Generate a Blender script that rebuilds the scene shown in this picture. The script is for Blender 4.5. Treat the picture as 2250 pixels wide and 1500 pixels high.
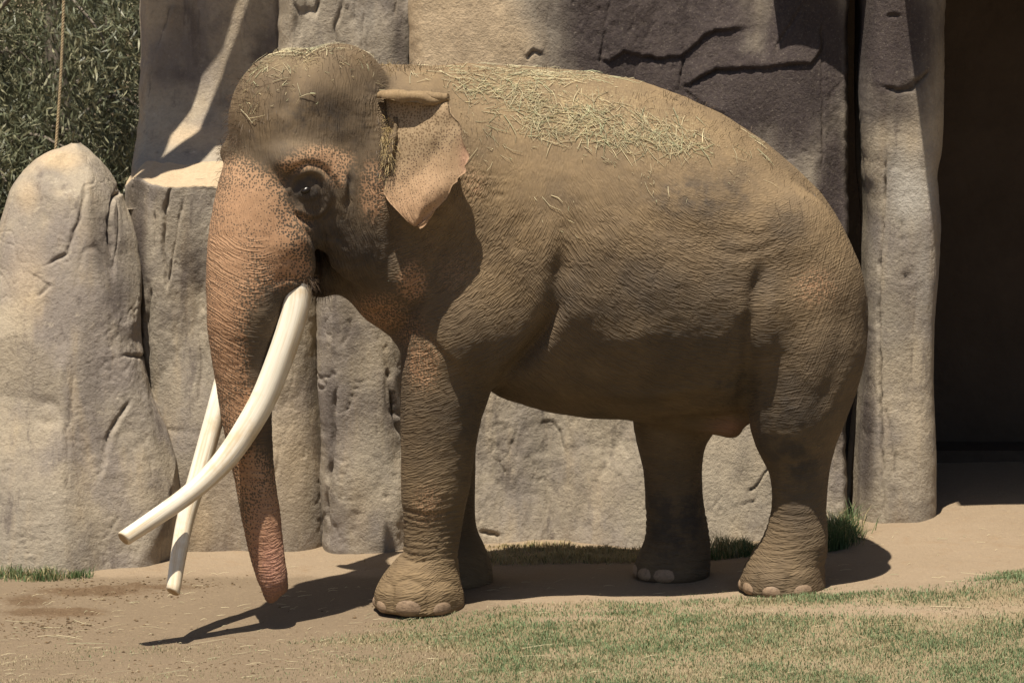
import bpy, bmesh, math, random
import numpy as np
from mathutils import Vector, Matrix
from mathutils.bvhtree import BVHTree
rng = np.random.default_rng(7)
random.seed(7)
scene = bpy.context.scene
for o in list(bpy.data.objects): bpy.data.objects.remove(o)

# ------------------------------------------------------------------ camera, sky, sun, exposure
TH = math.radians(8.5); DIST = 20.0; AIM = 1.43; FPX = 8000.0
CAM = np.array([0.0, -DIST*math.cos(TH), AIM + DIST*math.sin(TH)])
cam_data = bpy.data.cameras.new('camera'); cam = bpy.data.objects.new('camera', cam_data)
scene.collection.objects.link(cam); scene.camera = cam
cam.location = CAM; cam.rotation_euler = (math.radians(90) - TH, 0, 0)
cam_data.sensor_width = 36.0; cam_data.lens = FPX/2250*36.0
cam_data.clip_start = 0.5; cam_data.clip_end = 2000
cam_data.dof.use_dof = True; cam_data.dof.focus_distance = 19.6; cam_data.dof.aperture_fstop = 7.0

SUN = np.array([0.13, 0.27, -1.0]); SUN /= np.linalg.norm(SUN)      # direction the light travels
sun_el = math.asin(-SUN[2]); to_sun = -SUN
world = bpy.data.worlds.new('World'); scene.world = world; world.use_nodes = True
wn = world.node_tree.nodes; wl = world.node_tree.links
sky = wn.new('ShaderNodeTexSky'); sky.sky_type = 'NISHITA'; sky.sun_disc = False
sky.sun_elevation = sun_el; sky.sun_rotation = math.atan2(to_sun[0], to_sun[1])
sky.air_density = 1.0; sky.dust_density = 1.5
wn['Background'].inputs['Strength'].default_value = 0.05
wl.new(sky.outputs[0], wn['Background'].inputs['Color'])
sd = bpy.data.lights.new('sun', 'SUN'); sd.energy = 5.0; sd.angle = math.radians(0.53); sd.color = (1.0, 0.92, 0.79)
sun = bpy.data.objects.new('sun', sd); scene.collection.objects.link(sun)
sun.rotation_euler = Vector(SUN).to_track_quat('-Z', 'Y').to_euler()
scene.view_settings.view_transform = 'Standard'; scene.view_settings.look = 'None'
scene.view_settings.gamma = 1.0; scene.view_settings.exposure = 0.68
scene.render.engine = 'CYCLES'
scene.cycles.max_bounces = 6; scene.cycles.diffuse_bounces = 3; scene.cycles.glossy_bounces = 2; scene.cycles.transmission_bounces = 2

# ------------------------------------------------------------------ helpers
FW = np.array([0, math.cos(TH), -math.sin(TH)]); UP = np.array([0, math.sin(TH), math.cos(TH)])
def at(px, py, Y):
    d = FW + np.array([(px-1125)/FPX, 0, 0]) + UP*(750-py)/FPX
    return CAM + d*((Y-CAM[1])/d[1])
def pxm(Y): return FPX/(DIST + Y*math.cos(TH))                       # pixels per metre at depth Y
def proj(P):
    d = P - CAM; k = d @ FW
    return 1125 + FPX*d[:, 0]/k, 750 - FPX*(d @ UP)/k
def sstep(a, b, x):
    t = np.clip((x-a)/(b-a), 0, 1); return t*t*(3-2*t)

def _hash(i, j, k, seed):
    h = (i*374761393 + j*668265263 + k*2147483647*0 + k*1274126177 + seed*974634541) & 0xFFFFFFFF
    h = ((h ^ (h >> 13))*1274126177) & 0xFFFFFFFF
    h = ((h ^ (h >> 16))*2246822519) & 0xFFFFFFFF
    return ((h ^ (h >> 15)) & 0xFFFFFF)/float(0xFFFFFF)
def vnoise(x, y, z=None, seed=0):
    x = np.asarray(x, float); y = np.asarray(y, float); z = np.zeros_like(x) if z is None else np.asarray(z, float)
    x, y, z = np.broadcast_arrays(x, y, z)
    xi = np.floor(x).astype(np.int64); yi = np.floor(y).astype(np.int64); zi = np.floor(z).astype(np.int64)
    fx = x-xi; fy = y-yi; fz = z-zi
    ux = fx*fx*fx*(fx*(fx*6-15)+10); uy = fy*fy*fy*(fy*(fy*6-15)+10); uz = fz*fz*fz*(fz*(fz*6-15)+10)
    r = 0
    for a in (0, 1):
        for b in (0, 1):
            for c in (0, 1):
                w = (ux if a else 1-ux)*(uy if b else 1-uy)*(uz if c else 1-uz)
                r = r + w*_hash(xi+a, yi+b, zi+c, seed)
    return r*2-1
def fbm(x, y, z=None, seed=0, octv=4, gain=.5):
    r = 0; a = 1; s = 0
    for o in range(octv):
        f = 2.03**o
        r = r + a*vnoise(x*f, y*f, None if z is None else z*f, seed+o*17); s += a; a *= gain
    return r/s

def link(o, parent=None):
    scene.collection.objects.link(o)
    if parent is not None:
        o.parent = parent
    return o
def mesh_obj(name, V, F, mat, parent=None, smooth=True):
    me = bpy.data.meshes.new(name)
    V = np.asarray(V, np.float32)
    if isinstance(F, np.ndarray) and F.ndim == 2:
        n = F.shape[1]
        me.vertices.add(len(V)); me.vertices.foreach_set('co', V.ravel())
        me.loops.add(F.size); me.loops.foreach_set('vertex_index', F.astype(np.int32).ravel())
        me.polygons.add(len(F)); me.polygons.foreach_set('loop_start', (np.arange(len(F))*n).astype(np.int32))
        me.update(calc_edges=True); me.validate()
    else:
        me.from_pydata([tuple(map(float, v)) for v in V], [], [tuple(map(int, f)) for f in F]); me.update()
    if smooth: me.polygons.foreach_set('use_smooth', np.ones(len(me.polygons), bool))
    if mat is not None: me.materials.append(mat)
    return link(bpy.data.objects.new(name, me), parent)
def attr(o, name, vals):
    a = o.data.attributes.new(name, 'FLOAT', 'POINT'); a.data.foreach_set('value', np.asarray(vals, np.float32))
def colattr(o, name, cols):
    a = o.data.attributes.new(name, 'FLOAT_COLOR', 'POINT')
    c = np.ones((len(cols), 4), np.float32); c[:, :3] = cols; a.data.foreach_set('color', c.ravel())
def tag(o, label=None, cat=None, group=None, kind=None):
    for k, v in (('label', label), ('category', cat), ('group', group), ('kind', kind)):
        if v: o[k] = v
    return o
def empty(name, loc=(0, 0, 0)):
    o = bpy.data.objects.new(name, None); o.location = loc; o.empty_display_size = .2
    return link(o)
def under(o, e):                                                      # parent, keeping the world position
    o.parent = e; o.matrix_parent_inverse = Matrix.Translation(-Vector(e.location)); return o
def tube(path, rad, n=8, cap=True):
    path = np.asarray(path, float); rad = np.broadcast_to(np.asarray(rad, float), (len(path),))
    T = np.gradient(path, axis=0); T /= np.linalg.norm(T, axis=1)[:, None]+1e-9
    ref = np.array([0.31, 0.9, 0.2]); V = []
    for i in range(len(path)):
        a = np.cross(T[i], ref); a /= np.linalg.norm(a); b = np.cross(T[i], a)
        for k in range(n):
            t = 2*math.pi*k/n; V.append(path[i] + rad[i]*(a*math.cos(t)+b*math.sin(t)))
    F = []
    for i in range(len(path)-1):
        for k in range(n):
            k2 = (k+1) % n; F.append((i*n+k, i*n+k2, (i+1)*n+k2, (i+1)*n+k))
    if cap:
        F.append(tuple(range(n-1, -1, -1))); F.append(tuple((len(path)-1)*n+k for k in range(n)))
    return np.array(V), F
def grid_faces(nu, nv):
    i, j = np.meshgrid(np.arange(nu-1), np.arange(nv-1), indexing='ij')
    a = (i*nv+j).ravel(); return np.stack([a, a+nv, a+nv+1, a+1], 1)
def smooth_interp(xs, xq, ys, sig=0.03):
    xd = np.linspace(min(xs)-.3, max(xs)+.3, 1500); yd = np.interp(xd, xs, ys)
    h = xd[1]-xd[0]; n = int(3*sig/h)+1; k = np.exp(-.5*(np.arange(-n, n+1)*h/sig)**2); k /= k.sum()
    return np.interp(xq, xd, np.convolve(np.pad(yd, n, 'edge'), k, 'valid'))
def catmull(P, n):
    P = np.asarray(P, float); P = np.vstack([2*P[0]-P[1], P, 2*P[-1]-P[-2]]); out = []
    for i in range(1, len(P)-2):
        for t in np.linspace(0, 1, n, endpoint=False):
            a, b, c, d = P[i-1:i+3]
            out.append(.5*(2*b+(c-a)*t+(2*a-5*b+4*c-d)*t*t+(-a+3*b-3*c+d)*t**3))
    out.append(P[-2]); return np.array(out)
def polydist(X, Z, pts):
    """distance to a polyline, side (+ above/left) and position along it, in the plane of X and Z"""
    D = np.full(X.shape, 1e9); S = np.zeros(X.shape); Tt = np.zeros(X.shape); L = 0
    seg = np.linalg.norm(np.diff(pts, axis=0), axis=1); tot = seg.sum()
    for (x0, z0), (x1, z1), l in zip(pts[:-1], pts[1:], seg):
        dx, dz = x1-x0, z1-z0
        t = np.clip(((X-x0)*dx+(Z-z0)*dz)/(l*l+1e-12), 0, 1)
        ex, ez = X-x0-t*dx, Z-z0-t*dz; d = np.hypot(ex, ez); m = d < D
        D = np.where(m, d, D); S = np.where(m, np.sign(dx*ez-dz*ex), S); Tt = np.where(m, (L+t*l)/tot, Tt); L += l
    return D, S, Tt

# ------------------------------------------------------------------ node helpers
class NT:
    def __init__(s, name, rough=.85, spec=.2):
        s.m = bpy.data.materials.new(name); s.m.use_nodes = True
        s.n = s.m.node_tree.nodes; s.l = s.m.node_tree.links; s.b = s.n['Principled BSDF']
        s.b.inputs['Roughness'].default_value = rough; s.b.inputs['Specular IOR Level'].default_value = spec
    def new(s, t, **kw):
        nd = s.n.new(t)
        for k, v in kw.items():
            if hasattr(nd, k): setattr(nd, k, v)
        return nd
    def put(s, sock, v):
        if isinstance(v, bpy.types.NodeSocket): s.l.new(v, sock)
        elif v is not None:
            if sock.type == 'RGBA' and len(v) == 3: v = (*v, 1)
            sock.default_value = v
    def co(s, kind='Object'): return s.new('ShaderNodeTexCoord').outputs[kind]
    def at(s, name, out='Fac'):
        a = s.new('ShaderNodeAttribute'); a.attribute_name = name; return a.outputs[out]
    def map(s, v, scale=(1, 1, 1), rot=(0, 0, 0), loc=(0, 0, 0)):
        m = s.new('ShaderNodeMapping'); s.put(m.inputs['Vector'], v)
        m.inputs['Scale'].default_value = scale; m.inputs['Rotation'].default_value = rot; m.inputs['Location'].default_value = loc
        return m.outputs[0]
    def noise(s, v, scale, det=4, rough=.55, dist=0, out='Fac'):
        m = s.new('ShaderNodeTexNoise'); s.put(m.inputs['Vector'], v)
        m.inputs['Scale'].default_value = scale; m.inputs['Detail'].default_value = det
        m.inputs['Roughness'].default_value = rough; m.inputs['Distortion'].default_value = dist
        return m.outputs[out]
    def voro(s, v, scale, feature='F1', out='Distance', rand=1):
        m = s.new('ShaderNodeTexVoronoi', feature=feature); s.put(m.inputs['Vector'], v)
        m.inputs['Scale'].default_value = scale; m.inputs['Randomness'].default_value = rand
        return m.outputs[out]
    def math(s, op, a, b=None, c=None, clamp=False):
        m = s.new('ShaderNodeMath', operation=op); m.use_clamp = clamp
        for i, v in enumerate((a, b, c)):
            if v is not None: s.put(m.inputs[i], v)
        return m.outputs[0]
    def ramp(s, v, a, b, lo=0.0, hi=1.0):
        m = s.new('ShaderNodeMapRange'); m.interpolation_type = 'SMOOTHSTEP'; s.put(m.inputs['Value'], v)
        for k, q in (('From Min', a), ('From Max', b), ('To Min', lo), ('To Max', hi)): s.put(m.inputs[k], q)
        return m.outputs[0]
    def mix(s, f, a, b, mode='MIX'):
        m = s.new('ShaderNodeMix', data_type='RGBA', blend_type=mode); s.put(m.inputs[0], f)
        s.put(m.inputs[6], a); s.put(m.inputs[7], b); return m.outputs[2]
    def bump(s, h, strength, dist, prev=None):
        m = s.new('ShaderNodeBump'); s.put(m.inputs['Height'], h); s.put(m.inputs['Strength'], strength)
        m.inputs['Distance'].default_value = dist
        if prev is not None: s.l.new(prev, m.inputs['Normal'])
        return m.outputs[0]
    def col(s, v): s.put(s.b.inputs['Base Color'], v)
    def nor(s, v): s.l.new(v, s.b.inputs['Normal'])
# ------------------------------------------------------------------ terrain height
def gz(x, y):
    x = np.asarray(x, float); y = np.asarray(y, float)
    b = smooth_interp([-4, -2.8, -1.2, -.4, .8, 1.5, 2.1, 2.8, 5], np.clip(x, -4, 5),
                      [-.04, -.05, -.035, .012, .06, .105, .15, .18, .22], .15)
    b = b + .09*np.exp(-((y+.85)/.38)**2)*sstep(.9, 2.6, x)
    b = b - .05*sstep(-.9, -2.4, y)*sstep(.2, 2.2, x)
    b = b - .06*sstep(.3, 1.1, y)*sstep(.1, .9, x)*sstep(2.0, 1.55, x) + .03*sstep(.4, 1.2, y)*sstep(1.7, 2.2, x)
    b = b - .03*sstep(-.2, -1.0, y)*sstep(.5, -1, x)
    near = np.exp(-((x/5)**2+(y/4)**2))
    return b + near*(.012*fbm(x*1.7, y*1.7, seed=3, octv=3)+.004*fbm(x*8, y*8, seed=5, octv=3))

# ------------------------------------------------------------------ elephant: signed distance field
H = 0.012
BX0, BX1, BY0, BY1, BZ0, BZ1 = -1.85, 2.12, -1.15, .95, -.12, 3.30
gx = np.arange(BX0, BX1, H, dtype=np.float32); gy = np.arange(BY0, BY1, H, dtype=np.float32); gzz = np.arange(BZ0, BZ1, H, dtype=np.float32)
G = np.full((len(gx), len(gy), len(gzz)), .5, np.float32)
def box(lo, hi):
    f = lambda g, a, b: slice(max(0, np.searchsorted(g, a)-1), min(len(g), np.searchsorted(g, b)+1))
    sx, sy, sz = f(gx, lo[0], hi[0]), f(gy, lo[1], hi[1]), f(gzz, lo[2], hi[2])
    return (sx, sy, sz), gx[sx][:, None, None], gy[sy][None, :, None], gzz[sz][None, None, :]
def smin(a, b, k):
    h = np.clip(.5+.5*(b-a)/k, 0, 1); return b*(1-h)+a*h-k*h*(1-h)
def smax(a, b, k): return -smin(-a, -b, k)
def add(s, d, k): G[s] = smin(G[s], d, np.float32(k))
def cut(s, d, k): G[s] = smax(G[s], -d, np.float32(k))
def ell_d(X, Y, Z, c, r, yaw=0, pitch=0):
    x, y, z = X-c[0], Y-c[1], Z-c[2]
    cy, sy = math.cos(yaw), math.sin(yaw)
    x, y = x*cy+y*sy, -x*sy+y*cy
    if pitch:
        cp, sp = math.cos(pitch), math.sin(pitch); x, z = x*cp+z*sp, -x*sp+z*cp
    k0 = np.sqrt((x/r[0])**2+(y/r[1])**2+(z/r[2])**2)
    k1 = np.sqrt((x/r[0]**2)**2+(y/r[1]**2)**2+(z/r[2]**2)**2)+1e-6
    return (k0*(k0-1)/k1).astype(np.float32)
def ell(c, r, k=.08, yaw=0, pitch=0, sub=False):
    m = max(r)+k+.03
    s, X, Y, Z = box([c[i]-m for i in range(3)], [c[i]+m for i in range(3)])
    (cut if sub else add)(s, ell_d(X, Y, Z, c, r, yaw, pitch), k)
def chain_d(X, Y, Z, pts, rads, kk=.03, ysc=1.0):
    D = None
    for (a, b, ra, rb) in zip(pts[:-1], pts[1:], rads[:-1], rads[1:]):
        a = np.asarray(a); b = np.asarray(b); ab = b-a
        t = ((X-a[0])*ab[0]+(Y-a[1])*ab[1]+(Z-a[2])*ab[2])/np.dot(ab, ab); t = np.clip(t, 0, 1)
        q = np.sqrt((X-a[0]-t*ab[0])**2+((Y-a[1]-t*ab[1])/ysc)**2+(Z-a[2]-t*ab[2])**2)
        d = (q-(ra+(rb-ra)*t)).astype(np.float32)
        D = d if D is None else np.minimum(D, d) if kk == 0 else smin(D, d, np.float32(kk))
    return D
def chain(pts, rads, k=.06, kk=.03, ysc=1.0, floor=None, sub=False):
    pts = np.asarray(pts); m = max(rads)*max(1, ysc)+k+.03
    s, X, Y, Z = box(pts.min(0)-m, pts.max(0)+m)
    d = chain_d(X, Y, Z, pts, rads, kk, ysc)
    if floor is not None: d = smax(d, np.broadcast_to(floor-Z, d.shape).astype(np.float32), np.float32(.03))
    (cut if sub else add)(s, d, k)
def pchain(L, k=.06, kk=.03, ysc=1.0, floor=None, n=4):
    """L: (px, py, half width in px, depth Y)"""
    pts = np.array([at(a, b, y) for a, b, w, y in L]); r = np.array([w/pxm(y) for a, b, w, y in L])
    q = catmull(np.column_stack([pts, r]), n)
    chain(q[:, :3], q[:, 3], k, kk, ysc, floor)

# torso: a loft of rounded sections along x
TS = [  # px, top py, bottom py, half width (m), height of greatest width (py)
 (835, 430, 590, .05, 520), (850, 370, 650, .17, 520), (880, 270, 720, .31, 520), (920, 195, 765, .40, 520), (970, 158, 800, .45, 520),
 (1020, 146, 830, .49, 530), (1100, 144, 872, .57, 550), (1200, 148, 902, .67, 570), (1300, 158, 917, .70, 590),
 (1400, 176, 918, .73, 610), (1500, 212, 912, .72, 620), (1600, 258, 908, .68, 630), (1680, 312, 902, .65, 640),
 (1740, 362, 896, .57, 650), (1800, 422, 884, .47, 655), (1840, 478, 868, .39, 660), (1870, 535, 845, .31, 665), (1890, 585, 815, .23, 670), (1903, 632, 775, .14, 690), (1908, 680, 720, .04, 700)]
tx = np.array([at(a[0], 500, 0)[0] for a in TS])
def tst(i): return smooth_interp(tx, gx, [at(1125, a[i], 0)[2] for a in TS], .018)
zt, zb, zc = tst(1), tst(2), tst(4); hw = np.maximum(smooth_interp(tx, gx, [a[3] for a in TS], .03), .02)
ok = (gx > tx[0]) & (gx < tx[-1]); i0, i1 = np.where(ok)[0][[0, -1]]
sl = (slice(i0, i1+1), slice(None), slice(None))
X, Y, Z = gx[i0:i1+1][:, None, None], gy[None, :, None], gzz[None, None, :]
def e3(a): return a[i0:i1+1][:, None, None].astype(np.float32)
u = np.where(Z > e3(zc), (Z-e3(zc))/np.maximum(e3(zt-zc), .01), (e3(zc)-Z)/np.maximum(e3(zc-zb), .01))
v = np.abs(Y)/e3(hw)
pw = np.where(Z > e3(zc), 1.95, 2.0).astype(np.float32)
r = (u**pw + v**pw)**(1/pw)+1e-6
d = np.sqrt(Y**2+(Z-e3(zc))**2)*(1-1/r)
G[sl] = np.minimum(G[sl], np.clip(d, -.4, .5)).astype(np.float32)
del u, v, r, d, pw

# head frame: turned towards the camera about the neck
PSI = math.radians(36); HO = np.array([-.66, 0.0])
HF = np.array([-math.cos(PSI), -math.sin(PSI), 0]); HL = np.array([math.sin(PSI), -math.cos(PSI), 0])
def hd(a, b, z): return np.array([HO[0], HO[1], 0])+HF*a+HL*b+np.array([0, 0, z])
def hpix(px, py, b):
    """point of the plane 'b to the left of the head's middle' that is seen at a pixel"""
    d = FW + np.array([(px-1125)/FPX, 0, 0]) + UP*(750-py)/FPX
    o = np.array([HO[0], HO[1], 0])+HL*b
    return CAM + d*(((o-CAM) @ HL)/(d @ HL))
def mir(p):
    p = np.asarray(p); q = p-np.array([HO[0], HO[1], 0]); return p-2*(q @ HL)*HL
HY = math.pi+PSI          # yaw that turns the x axis into the head's forward axis

# shoulders, thighs
def two(f, *a, **k): f(*a, **k)
for sgn, ypos in ((-1, 0), (1, 0)):
    p = at(1060, 470, 0); ell((p[0], sgn*.30, p[2]), (.34, .20, .56), .22, pitch=math.radians(14))
    p = at(985, 500, 0); ell((p[0], sgn*.26, p[2]), (.30, .20, .36), .16)
    p = at(1105, 690, 0); ell((p[0]-.04, sgn*.35, p[2]), (.25, .19, .36), .14, pitch=math.radians(-20))
p = at(1765, 690, -.33); ell((p[0], -.34, p[2]), (.33, .25, .62), .12, pitch=math.radians(4))
p = at(1665, 640, .3); ell((p[0], .34, p[2]), (.34, .25, .62), .12, pitch=math.radians(-14))
for sgn in (-1, 1):
    p = at(1705, 470, 0); ell((p[0], sgn*.36, p[2]-.02), (.18, .13, .15), .2)
    p = at(1790, 610, 0); ell((p[0], sgn*.33, p[2]), (.15, .12, .16), .18)
# legs
FLN, FLF, HLN, HLF = -.30, .33, -.30, .22
GN = lambda px, Y: float(gz(at(px, 1310, Y)[0], Y))
pchain([(1085, 600, 150, -.20), (1035, 700, 140, -.27), (990, 790, 103, -.29), (973, 870, 90, -.30), (965, 950, 80, -.30), (958, 1050, 73, -.30), (950, 1130, 63, -.30),
        (947, 1195, 58, -.30), (945, 1232, 57, -.30), (938, 1262, 66, -.30), (928, 1292, 81, -.30), (921, 1320, 93, -.30), (920, 1350, 95, -.30)], .06, floor=GN(920, FLN)-.004)
pchain([(1060, 650, 130, .28), (1000, 790, 100, .31), (985, 870, 80, .33), (976, 950, 68, .33), (976, 1050, 65, .33), (979, 1130, 61, .33), (985, 1190, 64, .33),
        (990, 1240, 82, .33), (988, 1275, 90, .33), (988, 1310, 92, .33)], .06, floor=GN(988, FLF)-.004)
pchain([(1765, 760, 135, -.28), (1752, 880, 112, -.30), (1748, 950, 88, -.30), (1756, 1010, 66, -.30), (1758, 1060, 57, -.30), (1757, 1110, 55, -.30), (1753, 1160, 61, -.30),
        (1745, 1205, 68, -.30), (1730, 1245, 75, -.30), (1720, 1280, 87, -.30), (1717, 1310, 92, -.30)], .06, floor=GN(1717, HLN)-.004)
pchain([(1580, 720, 140, .30), (1510, 850, 110, .25), (1478, 930, 82, .22), (1476, 1000, 64, .22), (1480, 1070, 59, .22), (1482, 1110, 59, .22), (1487, 1160, 65, .22),
        (1487, 1205, 69, .22), (1479, 1245, 77, .22), (1473, 1275, 80, .22), (1472, 1300, 80, .22)], .06, floor=GN(1472, HLF)-.004)
# sheath and belly fold
pchain([(1420, 880, 34, -.02), (1520, 905, 32, -.02), (1585, 925, 26, -.02), (1612, 940, 20, -.02)], .10)
pchain([(1500, 905, 22, -.05), (1590, 930, 18, -.06), (1640, 900, 30, -.1)], .05)

# neck
chain([hpix(735, 330, 0), at(880, 385, -.20), at(1000, 420, -.06)], [.36, .50, .56], .10, kk=.1, ysc=.80)
chain([hpix(800, 215, .02), at(900, 262, -.13), at(1010, 262, -.04)], [.20, .27, .28], .10, kk=.1, ysc=.9)
chain([hpix(770, 560, .0), at(860, 610, -.18), at(960, 660, -.1)], [.18, .25, .34], .10, kk=.08, ysc=.9)
chain([hpix(820, 520, .06), at(895, 570, -.24), at(990, 600, -.14)], [.22, .28, .38], .12, kk=.08)
# skull
c = hpix(652, 270, 0); ell(c, (.37, .35, .40), .10, HY)
for s in (1, -1):
    c = hpix(748, 235, .17) if s == 1 else mir(hpix(748, 235, .17))-np.array([.0, 0, .045])
    ell(c, (.31, .205, .335), .05, HY)
c = hpix(600, 430, 0); ell(c, (.25, .30, .34), .12, HY)
for s in (1, -1):
    f = (lambda p: p) if s == 1 else mir
    ell(f(hpix(655, 352, .27)), (.13, .10, .07), .11, HY)                      # brow
    ell(f(hpix(760, 400, .30)), (.24, .10, .15), .10, HY, pitch=math.radians(10)) # cheek bone
    ell(f(hpix(728, 455, .24)), (.20, .13, .22), .10, HY)
    ell(f(hpix(800, 505, .27)), (.235, .165, .29), .08, HY)                    # jaw muscle
    ell(f(hpix(700, 268, .43)), (.15, .07, .10), .14, HY, sub=True)            # temple hollow
    ell(f(hpix(805, 300, .29)), (.13, .11, .22), .10, HY)                      # above the ear
    chain([f(hpix(625, 440, .16)), f(hpix(632, 530, .20)), f(hpix(644, 608, .215))], [.14, .140, .108], .06, kk=.05)   # tusk socket
    ell(f(hpix(680, 420, .30)), (.10, .075, .09), .06, HY)                     # eye
# lower jaw and lip
chain([hpix(780, 560, 0), hpix(730, 590, 0), hpix(700, 625, 0)], [.20, .13, .07], .07, kk=.06)
# trunk
TRK = [(590, 430, 110, 0), (568, 520, 105, 0), (553, 600, 95, 0), (541, 680, 82, 0), (534, 760, 68, 0), (538, 850, 57, 0), (544, 930, 50, 0),
       (558, 1040, 43, 0), (573, 1130, 40, 0), (584, 1200, 35, 0), (594, 1250, 30, 0), (600, 1278, 24, 0), (598, 1300, 13, 0), (595, 1315, 5, 0)]
tp = np.array([hpix(a, b, 0) for a, b, w, z in TRK]); 
tp[:, 1] = np.interp(np.arange(len(tp)), [0, 3, 6, 13], [tp[0, 1], -.60, -.60, -.62])
tp = np.array([at(a, b, y) for (a, b, w, _), y in zip(TRK, tp[:, 1])])
tr = np.array([w/pxm(-.6) for a, b, w, z in TRK])
q = catmull(np.column_stack([tp, tr]), 4); chain(q[:, :3], q[:, 3], .08, kk=.03)
pchain([(606, 1250, 18, -.60), (616, 1282, 10, -.60), (621, 1292, 7, -.60)], .015)
chain([at(868, 262, -.55), at(862, 300, -.595), at(855, 335, -.62), at(850, 362, -.62)], [.022, .028, .026, .016], .025, kk=.02)   # fold in front of the ear
# eye sockets
EYE = hpix(678, 418, .375)

def surface_nets():
    inside = G < 0
    c = inside[:-1, :-1, :-1].astype(np.uint8)
    for a in (0, 1):
        for b in (0, 1):
            for e in (0, 1):
                if a+b+e: c = c + inside[a:inside.shape[0]-1+a, b:inside.shape[1]-1+b, e:inside.shape[2]-1+e]
    cells = np.argwhere((c > 0) & (c < 8)); del c
    idx = np.full([s-1 for s in G.shape], -1, np.int32)
    idx[cells[:, 0], cells[:, 1], cells[:, 2]] = np.arange(len(cells))
    cor = np.array([(a, b, e) for a in (0, 1) for b in (0, 1) for e in (0, 1)])
    val = np.stack([G[cells[:, 0]+a, cells[:, 1]+b, cells[:, 2]+e] for a, b, e in cor], 1)
    acc = np.zeros((len(cells), 3)); cnt = np.zeros(len(cells))
    for i in range(8):
        for j in range(i+1, 8):
            if np.abs(cor[i]-cor[j]).sum() == 1:
                m = (val[:, i] < 0) != (val[:, j] < 0)
                t = val[m, i]/(val[m, i]-val[m, j])
                acc[m] += cor[i]+t[:, None]*(cor[j]-cor[i]); cnt[m] += 1
    V = (cells+acc/cnt[:, None])*H+np.array([gx[0], gy[0], gzz[0]])
    Fs = []
    for ax in range(3):
        s0 = [slice(None)]*3; s1 = [slice(None)]*3
        s0[ax] = slice(0, -1); s1[ax] = slice(1, None)
        e = np.argwhere(inside[tuple(s0)] != inside[tuple(s1)])
        o1, o2 = [(1, 2), (2, 0), (0, 1)][ax]
        e = e[(e[:, o1] > 0) & (e[:, o2] > 0) & (e[:, o1] < G.shape[o1]-1) & (e[:, o2] < G.shape[o2]-1)]
        def cell(d1, d2):
            k = e.copy(); k[:, o1] -= d1; k[:, o2] -= d2; return idx[k[:, 0], k[:, 1], k[:, 2]]
        qd = np.stack([cell(0, 0), cell(1, 0), cell(1, 1), cell(0, 1)], 1)
        fl = inside[e[:, 0], e[:, 1], e[:, 2]]
        qd[~fl] = qd[~fl][:, ::-1]
        Fs.append(qd)
    return V, np.vstack(Fs)
EV, EF = surface_nets(); del G
def vsmooth(V, F, n=1, lam=.5):
    E = np.vstack([F[:, [0, 1]], F[:, [1, 2]], F[:, [2, 3]], F[:, [3, 0]]])
    for _ in range(n):
        A = np.zeros_like(V); C = np.zeros(len(V))
        for k in range(3): A[:, k] = np.bincount(E[:, 0], V[E[:, 1], k], len(V))+np.bincount(E[:, 1], V[E[:, 0], k], len(V))
        C = np.bincount(E[:, 0], minlength=len(V))+np.bincount(E[:, 1], minlength=len(V))
        V = V+(A/C[:, None]-V)*lam
    return V
def vnormals(V, F):
    n = np.cross(V[F[:, 2]]-V[F[:, 0]], V[F[:, 3]]-V[F[:, 1]]); N = np.zeros_like(V)
    for j in range(4):
        for k in range(3): N[:, k] += np.bincount(F[:, j], n[:, k], len(V))
    return N/(np.linalg.norm(N, axis=1)[:, None]+1e-12)
EV = vsmooth(EV, EF, 3)
EN = vnormals(EV, EF)
elephant = empty('elephant', (0.2, 0, 0))
tag(elephant, 'brown bull elephant with long white tusks standing in front of the rock wall', 'elephant')
# ------------------------------------------------------------------ elephant: folds and creases pressed into the near side
def fold(pts, depth, sig, asym=0, taper=True, lim=.25, ext=None):
    """press (depth<0) or raise a line given in photo pixels; asym lifts one side of it"""
    global EV, EN
    px, py = proj(EV)
    P = catmull(pts, 5) if len(pts) > 2 else np.asarray(pts, float)
    sp = sig*405
    lo = P.min(0)-5*sp; hi = P.max(0)+5*sp
    m = np.where((px > lo[0]) & (px < hi[0]) & (py > lo[1]) & (py < hi[1]) & (EN[:, 1] < lim) & (EV[:, 1] < (.3 if ext is None else ext)))[0]
    d, sd_, t = polydist(px[m], py[m], P); d = d/sp
    w = np.exp(-.5*d*d)
    if taper: w = w*np.clip(np.minimum(t, 1-t)*5+.12, 0, 1)
    hgt = depth*w
    if asym: hgt = hgt+asym*sd_*np.exp(-.5*(d/2.2)**2)*np.clip(d, 0, 1)*(np.clip(np.minimum(t, 1-t)*5, 0, 1) if taper else 1)
    EV[m] += EN[m]*hgt[:, None]
def bulge(px0, py0, rx, ry, h, lim=.25):
    px, py = proj(EV); q = ((px-px0)/rx)**2+((py-py0)/ry)**2
    m = (q < 9) & (EN[:, 1] < lim) & (EV[:, 1] < .3)
    EV[m] += EN[m]*(h*np.exp(-q[m]))[:, None]
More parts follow.
